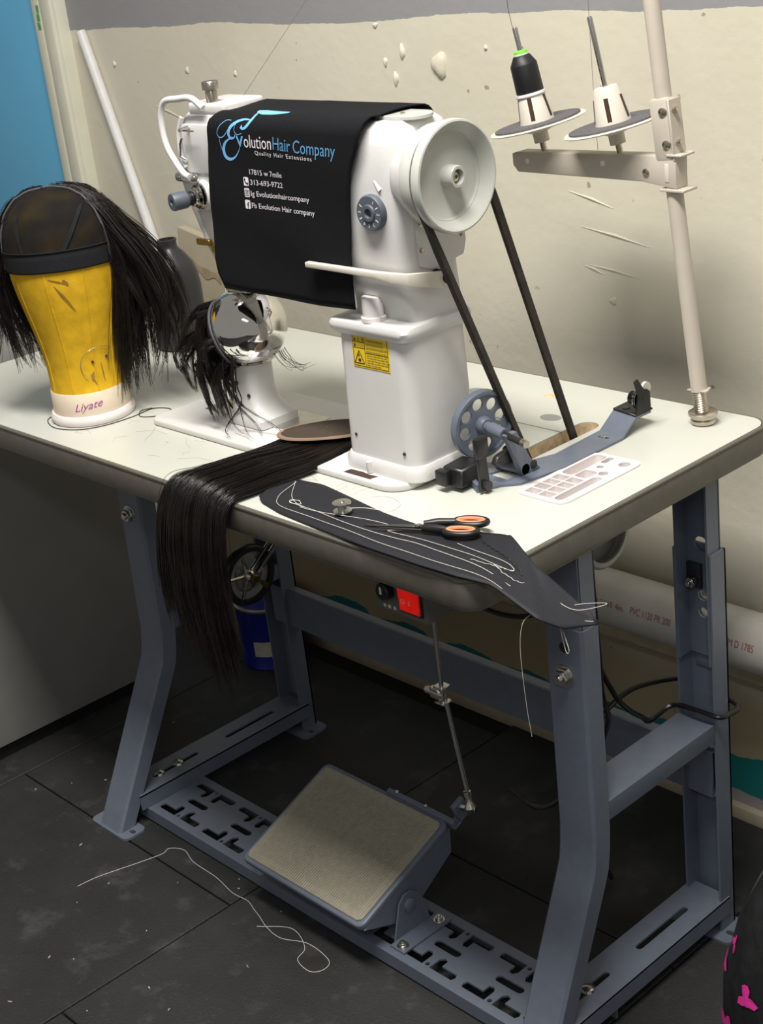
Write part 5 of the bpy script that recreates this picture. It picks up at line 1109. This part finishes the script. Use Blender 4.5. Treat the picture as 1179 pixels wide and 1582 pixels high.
# scissors
sz = H + 0.0075
scs = thing('scissors', 'black handled scissors with orange finger rings on the vinyl', 'scissors', (-0.12, 0.06, sz))
pv = Vector((-0.132, 0.0560, 0)); ad = Vector((0.1119, 0.0598, 0)).normalized(); pd = Vector((-ad.y, ad.x, 0))
def sp_(u, v, z=0.0): return pv + ad * u + pd * v + Vector((0, 0, sz + z))
def flat(pts, z0, z1, name, m_): 
    a = [sp_(u, v, z0) for u, v in pts]; b = [sp_(u, v, z1) for u, v in pts]; return obj(name, MB().loft([a, b]), m_, scs, bevel=0.0004, seg=1)
flat([(-0.066, 0.0005), (-0.030, -0.0030), (0.004, -0.0050), (0.014, -0.004), (0.010, 0.004), (-0.01, 0.003)], 0.0004, 0.0022, 'blade', 'blade')
flat([(-0.064, -0.0010), (-0.03, 0.0030), (0.004, 0.0050), (0.014, 0.006), (0.010, -0.002), (-0.01, -0.002)], 0.0024, 0.0042, 'blade', 'blade')
obj('pivot_screw', MB().lathe([(0.0040, 0.0042), (0.0040, 0.0056), (0.002, 0.0064), (0, 0.0064)], 16, Matrix.Translation(pv + Vector((0, 0, sz)))), 'metal', scs)
for sgn, zz, L0 in ((-1, 0.004, 0.0), (1, 0.0062, 0.006)):
    cu_, cv_ = 0.052 + L0, sgn * 0.0105; lp = []
    for t in np.linspace(0, 2 * PI, 33): lp.append(sp_(cu_ + 0.0185 * math.cos(t), cv_ + 0.0095 * math.sin(t), zz))
    lh = obj('handle', MB().tube(lp, 0.0036, 10, cap=False).tube([sp_(0.006, sgn * 0.003, zz - 0.001), sp_(0.022, sgn * 0.006, zz), sp_(cu_ - 0.016, cv_ - sgn * 0.002, zz)], [0.004, 0.0052, 0.0046], 10), 'black_plastic', scs)
    obj('finger_ring', MB().tube([sp_(cu_ + 0.0152 * math.cos(t), cv_ + 0.0062 * math.sin(t), zz + 0.0012) for t in np.linspace(0, 2 * PI, 33)], 0.0026, 8, cap=False), 'orange', lh)
# dark plastic bottle behind the wig
bo = tag(obj('plastic_bottle', MB().lathe([(0.0, 0), (0.040, 0.0), (0.044, 0.004), (0.0440, 0.10), (0.0415, 0.122), (0.0360, 0.138), (0.0250, 0.154), (0.0170, 0.1625), (0.0150, 0.167), (0.0150, 0.174), (0.0160, 0.176), (0.0155, 0.1785), (0.0125, 0.1785), (0.0115, 0.16), (0, 0.15)], 40, Matrix.Translation((-1.034, 0.396, H + 0.0003))), 'bottle'), 'dark grey open necked plastic bottle behind the wig', 'bottle'); recentre(bo)
# loose hairs on the table
fh = MB()
for k in range(26):
    x, y = rng.uniform(-0.92, -0.58), rng.uniform(0.03, 0.115)
    if rng.random() < 0.4: x, y = rng.uniform(-0.40, -0.27), rng.uniform(0.1, 0.14)
    a = rng.uniform(0, 6.28); l = rng.uniform(0.008, 0.03); b = a + rng.normal(0, 0.9)
    fh.tube([(x, y, H + 0.0004), (x + l * math.cos(a), y + l * math.sin(a), H + 0.0006), (x + l * (math.cos(a) + math.cos(b)), max(0.006, y + l * (math.sin(a) + math.sin(b))), H + 0.0004)], 0.00009, 3)
fo = obj('hair_clippings', fh, 'dark_thread'); fo['kind'] = 'stuff'; tag(fo, 'fine loose hairs scattered on the white table top', 'hair')

# ================================================================== UNDER THE TABLE
cb = thing('control_box', 'small grey control box with lit red switch under the table front', 'control box', (-0.18, 0.11, 0.60))
obj('box_shell', MB().box(-0.224, -0.1385, 0.060, 0.165, 0.604, ZU - 0.0005), 'box', cb, bevel=0.002)
sw = obj('switch_bezel', MB().box(-0.1815, -0.1440, 0.0575, 0.0605, 0.612, 0.6475), 'black_plastic', cb, bevel=0.001)
rk = obj('lit_rocker', MB().add([(-0.1785, 0.0555, 0.6155), (-0.1470, 0.0555, 0.6155), (-0.1470, 0.0535, 0.6445), (-0.1785, 0.0535, 0.6445), (-0.1785, 0.060, 0.6155), (-0.1470, 0.060, 0.6155), (-0.1470, 0.060, 0.6445), (-0.1785, 0.060, 0.6445)], [(0, 1, 2, 3), (4, 7, 6, 5), (0, 4, 5, 1), (1, 5, 6, 2), (2, 6, 7, 3), (3, 7, 4, 0)]), 'lamp_red', sw)
mb = text_mb('O', lambda x, z: (x, 0.0544, z), -0.1755, -0.1690, 0.6255, 0.6255, 0.006); text_mb('I', lambda x, z: (x, 0.0544, z), -0.1620, -0.1605, 0.6255, 0.6255, 0.006, mb=mb)
obj('switch_marks', mb, 'print_white', rk, smooth=False, fixn=False)
kb = obj('dial_knob', MB().lathe([(0.0115, 0), (0.0112, 0.009), (0.009, 0.011), (0, 0.011)], 20, axis_mx((-0.2020, 0.0600, 0.6335), (0, -1, 0))), 'black_plastic', cb)
obj('knob_pointer', MB().box(-0.2035, -0.2005, 0.0480, 0.0492, 0.632, 0.641), 'print_white', kb)
for x in (-0.2095, -0.2015, -0.1925): obj('indicator', MB().box(x - 0.002, x + 0.002, 0.0592, 0.0605, 0.6095, 0.6135), 'paper', cb)
# pedal
pd_ = thing('foot_pedal', 'tilted treadle pedal with khaki ribbed rubber pad on the footboard', 'pedal', (-0.47, 0.14, FZ))
TA = math.atan2(0.072, 0.185); pm = Matrix.Translation((-0.4715, 0.053, 0.0800)) @ Matrix.Rotation(TA, 4, 'X')
PL = 0.199
obj('pedal_frame', MB().prism(rrect(-0.133, 0.133, 0, PL, 0.012, 5), -0.012, 0.0, pm), 'steel_paint', pd_, bevel=0.003, seg=3)
obj('rubber_pad', MB().prism(rrect(-0.126, 0.126, 0.007, PL - 0.007, 0.009, 5), 0.0002, 0.0024, pm), 'pedal_mat', pd_, bevel=0.001, seg=1)
mb = MB(); ip = rrect(-0.1215, 0.1215, 0.0115, PL - 0.0115, 0.007, 5)
for k in range(56):
    y = 0.0215 + (PL - 0.043) * k / 55; mb.box(-0.111, 0.111, y - 0.0008, y + 0.0008, 0.0022, 0.0029, pm)
obj('pad_ribs', mb, 'pedal_mat', pd_, smooth=False)
for x in (-0.133, 0.131):
    mb = MB().prism([(0.004, -0.010), (PL - 0.004, -0.010), (PL - 0.02, -0.045), (0.090, -0.062), (0.06, -0.062)], x, x + 0.002, pm @ Matrix(((0, 0, 1, 0), (1, 0, 0, 0), (0, 1, 0, 0), (0, 0, 0, 1))))
    obj('pedal_side', mb, 'steel_paint', pd_)
for x, s in ((-0.610, -1), (-0.3345, 1)):
    mb = MB().prism([(0.106, FZ + 0.0005), (0.176, FZ + 0.0005), (0.168, FZ + 0.040), (0.156, FZ + 0.060), (0.146, FZ + 0.066), (0.132, FZ + 0.066), (0.122, FZ + 0.056)], x, x + 0.003, Matrix(((0, 0, 1, 0), (1, 0, 0, 0), (0, 1, 0, 0), (0, 0, 0, 1))))
    mb.box(min(x, x + s * 0.028) + (0.003 if s > 0 else 0), max(x, x + s * 0.028) + 0.003, 0.096, 0.190, FZ + 0.0004, FZ + 0.0034)
    hb = obj('hinge_bracket', mb, 'steel_paint', pd_)
    obj('hinge_pin', MB().lathe([(0.010, 0), (0.010, 0.003), (0.006, 0.0045), (0, 0.0045)], 20, axis_mx((x + (0.003 if s > 0 else 0), 0.140, FZ + 0.046), (s, 0, 0))), 'steel_paint', hb)
    for y in (0.106, 0.178): bolt(hb, (x + s * 0.017 + 0.0015, y, FZ + 0.0034), (0, 0, 1), 0.006, 0.006, washer=True)
def pq(x, y, z): return pm @ Vector((x + 0.4715, y, z))
obj('pedal_arm', MB().box(0.005, 0.142, PL - 0.002, PL + 0.006, -0.010, 0.004, pm).box(0.126, 0.142, PL - 0.002, PL + 0.028, -0.012, -0.009, pm).box(0.134, 0.142, PL + 0.012, PL + 0.034, -0.012, 0.022, pm), 'steel_paint', pd_, bevel=0.001, seg=1)
for x in (0.025, 0.085): bolt(pd_, pm @ Vector((x, PL + 0.003, 0.004)), (0, 0, 1), 0.003, 0.003, washer=False)
rod = thing('pedal_rod', 'thin steel linkage rod joining the pedal to the motor above', 'rod', (-0.32, 0.26, 0.16))
RBt = Vector((-0.3137, 0.26, 0.180)); RCl = Vector((-0.343, 0.26, 0.353)); RTp = Vector((-0.3485, 0.262, 0.600))
dd = (RCl - RBt).normalized()
obj('lower_rod', MB().tube([RBt + dd * 0.012, RCl + dd * 0.012], 0.0034, 10), 'metal', rod)
obj('upper_rod', MB().tube([RCl - (RTp - RCl).normalized() * 0.014 + Vector((0.003, -0.006, 0)), RTp + Vector((0.003, -0.006, 0))], 0.0034, 10), 'metal', rod)
obj('rod_clamp', MB().box(-0.352, -0.334, 0.248, 0.266, 0.362, 0.366).box(-0.352, -0.334, 0.248, 0.266, 0.338, 0.342).box(-0.362, -0.345, 0.250, 0.258, 0.344, 0.360), 'metal', rod, bevel=0.001, seg=1)
obj('clamp_bolt', MB().tube([(-0.372, 0.254, 0.352), (-0.338, 0.254, 0.352)], 0.0052, 6), 'metal', rod)
obj('ball_joint', MB().lathe([(0, -0.009), (0.0065, -0.006), (0.009, 0), (0.0065, 0.006), (0.0045, 0.010), (0.0045, 0.018), (0.006, 0.019), (0.006, 0.026), (0.0036, 0.027), (0, 0.027)], 18, axis_mx(RBt - Vector((0, 0, 0.004)), dd)), 'metal', rod)
obj('joint_bolt', MB().tube([(-0.332, 0.256, 0.172), (-0.305, 0.262, 0.174)], 0.0045, 6), 'metal', rod)
# power cable
cab = thing('power_cable', 'black power cable looped around the right rear table leg', 'cable', (-0.1, 0.4, 0.3))
cc = [(-0.100, 0.290, ZU - 0.01), (-0.080, 0.275, 0.62), (-0.075, 0.272, 0.50), (-0.070, 0.295, 0.430), (-0.070, 0.3227, 0.391), (-0.074, 0.355, 0.362), (-0.085, 0.385, 0.338), (-0.078, 0.424, 0.345), (-0.040, 0.421, 0.353), (-0.006, 0.424, 0.352), (0.000, 0.440, 0.350), (-0.004, 0.466, 0.350), (-0.05, 0.470, 0.356), (-0.085, 0.462, 0.366), (-0.115, 0.40, 0.372), (-0.120, 0.350, 0.366), (-0.118, 0.318, 0.350), (-0.115, 0.300, 0.320), (-0.125, 0.302, 0.26), (-0.135, 0.32, 0.2), (-0.16, 0.36, 0.10), (-0.2, 0.42, 0.012)]
obj('cable_run', MB().tube(catmull(cc, 160), 0.0036, 8), 'cable', cab)
cc2 = [(-0.080, 0.285, ZU - 0.01), (-0.072, 0.272, 0.62), (-0.070, 0.2735, 0.50), (-0.070, 0.2745, 0.438), (-0.075, 0.290, 0.392), (-0.085, 0.285, 0.355), (-0.100, 0.275, 0.330), (-0.110, 0.27, 0.305), (-0.125, 0.265, 0.275), (-0.17, 0.25, 0.24), (-0.24, 0.27, 0.23)]
obj('cable_run', MB().tube(catmull(cc2, 90), 0.0036, 8), 'cable', cab)
cc3 = [(0.02, 0.09, ZU - 0.004), (-0.01, 0.10, 0.660), (-0.05, 0.125, 0.635), (-0.09, 0.16, 0.625), (-0.13, 0.2, 0.640), (-0.15, 0.24, ZU - 0.006)]
cc3 = [(-0.134, 0.10, 0.640), (-0.10, 0.11, 0.618), (-0.07, 0.135, 0.604), (-0.055, 0.162, 0.605), (-0.07, 0.172, 0.625), (-0.11, 0.19, 0.66)]
obj('cable_run', MB().tube(catmull(cc3, 60), 0.003, 8), 'cable', cab)

# ================================================================== ALONG THE WALL
pvz = 0.343; pvy = 0.633; pr_ = 0.0432
pv_ = tag(obj('pvc_pipe', MB().loft([[(x, pvy + r * math.cos(t), pvz + r * math.sin(t)) for t in np.linspace(0, 2 * PI, 40, endpoint=False)] for x, r in ((-0.352, pr_ - 0.005), (-0.354, pr_ - 0.004), (-0.384, pr_ - 0.004), (-0.387, pr_ - 0.002), (-0.386, pr_), (0.3, pr_), (1.9, pr_))], cap=False), 'pvc'), 'thick white plastic pipe with red lettering running along the wall foot', 'pipe')
def pipe_map(x, s):
    a = 2.92 - s / pr_; return (x, pvy + (pr_ + 0.0004) * math.cos(a), pvz + (pr_ + 0.0004) * math.sin(a))
mb = text_mb('ASTM D 2665 4in.', pipe_map, -0.383, -0.290, 0.0, 0.0, 0.0085); obj('pipe_lettering', mb, 'pvc_red', pv_, smooth=False, fixn=False)
mb = text_mb('PVC 1120 PR 200', pipe_map, -0.278, -0.205, 0.0, 0.0, 0.0105); obj('pipe_lettering', mb, 'pvc_red', pv_, smooth=False, fixn=False)
mb = text_mb('ASTM D 1785', pipe_map, -0.125, -0.064, 0, 0, 0.0105); obj('pipe_lettering', mb, 'pvc_red', pv_, smooth=False, fixn=False)
for x in (0.35, 1.1): obj('pipe_strap', MB().box(x, x + 0.02, pvy + 0.02, WY + 0.001, pvz - pr_ - 0.004, pvz - pr_ + 0.006), 'metal', pv_)
cp = tag(obj('conduit', MB().tube(catmull([(-0.95, WY - 0.0165, 0.262), (-0.5, WY - 0.0165, 0.266), (0.0, WY - 0.016, 0.272), (1.9, WY - 0.016, 0.280)], 12), 0.0165, 14), 'cream_pipe'), 'thin cream painted pipe on the wall just below the white pipe', 'pipe')
# leaning white rod, board
wr = tag(obj('white_rod', MB().tube([(-1.226, 0.6685, 0.0105), (-1.612, 0.6690, 1.193)], 0.0100, 16), 'rod_white'), 'long white plastic rod leaning against the wall beside the blue door', 'rod'); recentre(wr)
bd = thing('leaning_board', 'cream painted board leaning on the wall behind the machine head', 'board', (-1.24, 0.62, 0))
q = [(-1.376, 0.8341), (-1.240, 0.8105), (-1.265, 0.003), (-1.440, 0.003)]
mb = MB().loft([[(x, 0.600 + 0.055 * (z / 0.85), z) for x, z in q], [(x, 0.618 + 0.055 * (z / 0.85), z) for x, z in q]]); obj('board_panel', mb, 'board', bd, bevel=0.001, seg=1)
sv = []
for t in np.linspace(0, 1, 12):
    x = -1.352 + 0.100 * t; z = 0.768 - 0.022 * t + 0.003 * math.sin(9 * t); hw_ = 0.008 + 0.003 * math.sin(14 * t); sv += [(x, 0.5985 + 0.055 * ((z + hw_) / 0.85), z + hw_), (x, 0.5985 + 0.055 * ((z - hw_) / 0.85), z - hw_)]
obj('water_stain', MB().add(sv, [(2 * i, 2 * i + 1, 2 * i + 3, 2 * i + 2) for i in range(11)]), 'board_stain', bd, fixn=False)
# paint can and wheel
can = thing('paint_can', 'blue paint can with a grey lid on the floor under the table', 'can', (-1.185, 0.588, 0))
mc = Matrix.Translation((-1.185, 0.588, 0))
body = obj('can_body', MB().lathe([(0.060, 0.0), (0.0655, 0.002), (0.0650, 0.005), (0.0640, 0.007), (0.0640, 0.122), (0.0660, 0.125), (0.0655, 0.128), (0.05, 0.128)], 40, mc), 'can_blue', can)
obj('can_lid', MB().lathe([(0.0665, 0.126), (0.0672, 0.130), (0.0645, 0.132), (0.0600, 0.131), (0.0585, 0.127), (0.04, 0.1275), (0, 0.1275)], 40, mc), 'can_lid', can)
def canpatch(a0, a1, z0, z1, m_, nm): obj(nm, MB().grid([[(-1.185 + 0.0644 * math.cos(a), 0.588 + 0.0644 * math.sin(a), z) for a in np.linspace(a0, a1, 12)] for z in (z0, z1)]), m_, can, fixn=False)
canpatch(-1.25, -0.35, 0.030, 0.062, 'paper', 'can_sticker'); canpatch(-0.05, 0.9, 0.055, 0.118, 'can_teal', 'can_colour_patch')
wl_ = thing('spoked_wheel', 'black rimmed wheel with metal spokes beside the left rear table leg', 'wheel', (-0.882, 0.340, 0.305))
mw = axis_mx((-0.882, 0.342, 0.358), (1, 0, 0))
obj('wheel_tyre', MB().lathe([(0.042, -0.009), (0.050, -0.009), (0.053, -0.004), (0.053, 0.004), (0.050, 0.009), (0.042, 0.009), (0.042, -0.009)], 44, mw, cap=False), 'black_plastic', wl_)
obj('wheel_hub', MB().lathe([(0.0, -0.027), (0.009, -0.027), (0.010, 0.010), (0.006, 0.014), (0, 0.014)], 20, mw), 'metal', wl_)
for k in range(5):
    a = 2 * PI * k / 5 + 0.5; obj('spoke', MB().tube([mw @ Vector((0.008 * math.cos(a), 0.008 * math.sin(a), 0.002)), mw @ Vector((0.044 * math.cos(a), 0.044 * math.sin(a), 0.0))], 0.0036, 8), 'metal', wl_)
obj('rim_plate', MB().lathe([(0.030, -0.003), (0.043, -0.003), (0.043, 0.001), (0.030, 0.001), (0.030, -0.003)], 36, mw, cap=False), 'motor', wl_)
obj('strut', MB().tube([(-0.868, 0.352, 0.362), (-0.868, 0.412, 0.405)], 0.0045, 8).tube([(-0.874, 0.345, 0.368), (-0.874, 0.405, 0.412)], 0.0035, 8), 'chrome', wl_)
obj('axle_bracket', MB().box(-0.9095, -0.888, 0.325, 0.350, 0.318, 0.372), 'motor', wl_, bevel=0.001)
obj('axle_nut', MB().tube([(-0.868, 0.342, 0.358), (-0.858, 0.342, 0.356)], 0.0065, 6), 'brass', wl_)
obj('axle_nut', MB().tube([(-0.870, 0.362, 0.338), (-0.860, 0.362, 0.336)], 0.005, 6), 'brass', wl_)
# steel cabinet at the left
cbn = thing('steel_cabinet', 'plain dark grey steel cabinet standing left of the table', 'cabinet', (-1.52, -0.05, 0))
obj('cabinet_body', MB().box(-1.78, -1.285, -0.62, 0.40, 0.030, 0.800), 'cabinet', cbn, bevel=0.003)
obj('cabinet_plinth', MB().box(-1.77, -1.300, -0.60, 0.385, 0.0005, 0.030), 'black_plastic', cbn)
obj('cabinet_top', MB().box(-1.785, -1.282, -0.625, 0.405, 0.800, 0.812), 'cabinet', cbn, bevel=0.002)
pk = tag(obj('paper_stack', MB().box(-1.62, -1.36, 0.05, 0.25, 0.8125, 0.866), 'print_white', bevel=0.002), 'white paper stack on top of the grey steel cabinet', 'paper'); recentre(pk)
# black bag with pink print at the right edge
bg = thing('patterned_bag', 'black bag with hot pink print standing at the right edge', 'bag', (0.24, 0.24, 0))
rings = []
for z, r in ((0.0, 0.095), (0.006, 0.108), (0.06, 0.118), (0.14, 0.114), (0.22, 0.098), (0.28, 0.074), (0.315, 0.04), (0.325, 0.004)):
    rings.append([(0.245 + r * 1.05 * math.cos(t) * (1 + 0.03 * math.sin(5 * t + z * 20)), 0.27 + r * 0.9 * math.sin(t) * (1 + 0.03 * math.cos(4 * t + z * 15)), z) for t in np.linspace(0, 2 * PI, 40, endpoint=False)])
bagb = obj('bag_body', MB().loft(rings), 'bag', bg, smooth=60)
def bag_r(z): return float(np.interp(z, [0, 0.006, 0.06, 0.14, 0.22, 0.28, 0.315], [0.095, 0.108, 0.118, 0.114, 0.098, 0.074, 0.04]))
def bag_pt(t, z, off=0.0015):
    r = bag_r(z) + off; return Vector((0.245 + r * 1.05 * math.cos(t) * (1 + 0.03 * math.sin(5 * t + z * 20)), 0.27 + r * 0.9 * math.sin(t) * (1 + 0.03 * math.cos(4 * t + z * 15)), z))
for t0, z0, s in ((3.55, 0.16, 1.0), (3.95, 0.10, 1.15), (3.45, 0.06, 1.1), (3.85, 0.035, 0.9), (3.75, 0.205, 0.7), (4.3, 0.17, 1.0), (4.4, 0.06, 1.1), (3.2, 0.11, 1.0), (4.7, 0.12, 1.0)):
    poly = []
    for k in range(16):
        a = 2 * PI * k / 16; rr = 0.013 * s * (1 + 0.45 * math.sin(3 * a + z0 * 50) + 0.2 * math.cos(5 * a)); poly.append(bag_pt(t0 + rr * math.cos(a) / 0.11, z0 + rr * math.sin(a)))
    obj('pink_print', MB().add(poly + [bag_pt(t0, z0, 0.002)], [(k, (k + 1) % 16, 16) for k in range(16)]), 'pink', bagb, smooth=False, fixn=False)
obj('bag_piping', MB().tube([bag_pt(3.02 + 0.05 * math.sin(z * 9), z, 0.001) for z in np.linspace(0.005, 0.31, 24)], 0.0028, 6), 'piping', bg)

# thread and lint on the floor
thread_obj('floor_thread', [(-0.8505, -0.0952, .001), (-0.845, -0.06, .001), (-0.8249, -0.0015, .001), (-0.812, 0.040, .001), (-0.8138, 0.0571, .0015), (-0.79, 0.07, .001), (-0.7524, 0.0600, .001), (-0.69, 0.058, .001), (-0.64, 0.050, .001), (-0.6049, 0.052, .001), (-0.580, 0.045, .001), (-0.5617, 0.040, .001), (-0.53, 0.030, .001), (-0.4958, 0.028, .001), (-0.455, 0.045, .001), (-0.4047, 0.040, .001), (-0.395, 0.022, .001), (-0.4079, 0.0069, .001), (-0.44, 0.012, .001), (-0.452, 0.036, .0016), (-0.50, 0.052, .001), (-0.545, 0.022, .0016)], 0.00042, 'thread', 'long white thread curling over the black floor before the pedal', 'thread', 200)
fl_ = MB()
for k in range(60):
    x, y = rng.uniform(-1.2, 0.3), rng.uniform(-0.45, 0.35); a = rng.uniform(0, 6.28); l = 0.0006 + 0.0028 * rng.random() ** 3; w = rng.uniform(0.0004, 0.0009)
    mx_ = Matrix.Translation((x, y, 0.0006)) @ Matrix.Rotation(a, 4, 'Z'); fl_.box(-l, l, -w, w, -0.0005, 0.0006, mx_)
lo = obj('floor_lint', fl_, 'lint', smooth=False); lo['kind'] = 'stuff'; tag(lo, 'tiny pale lint specks scattered over the black floor', 'lint')
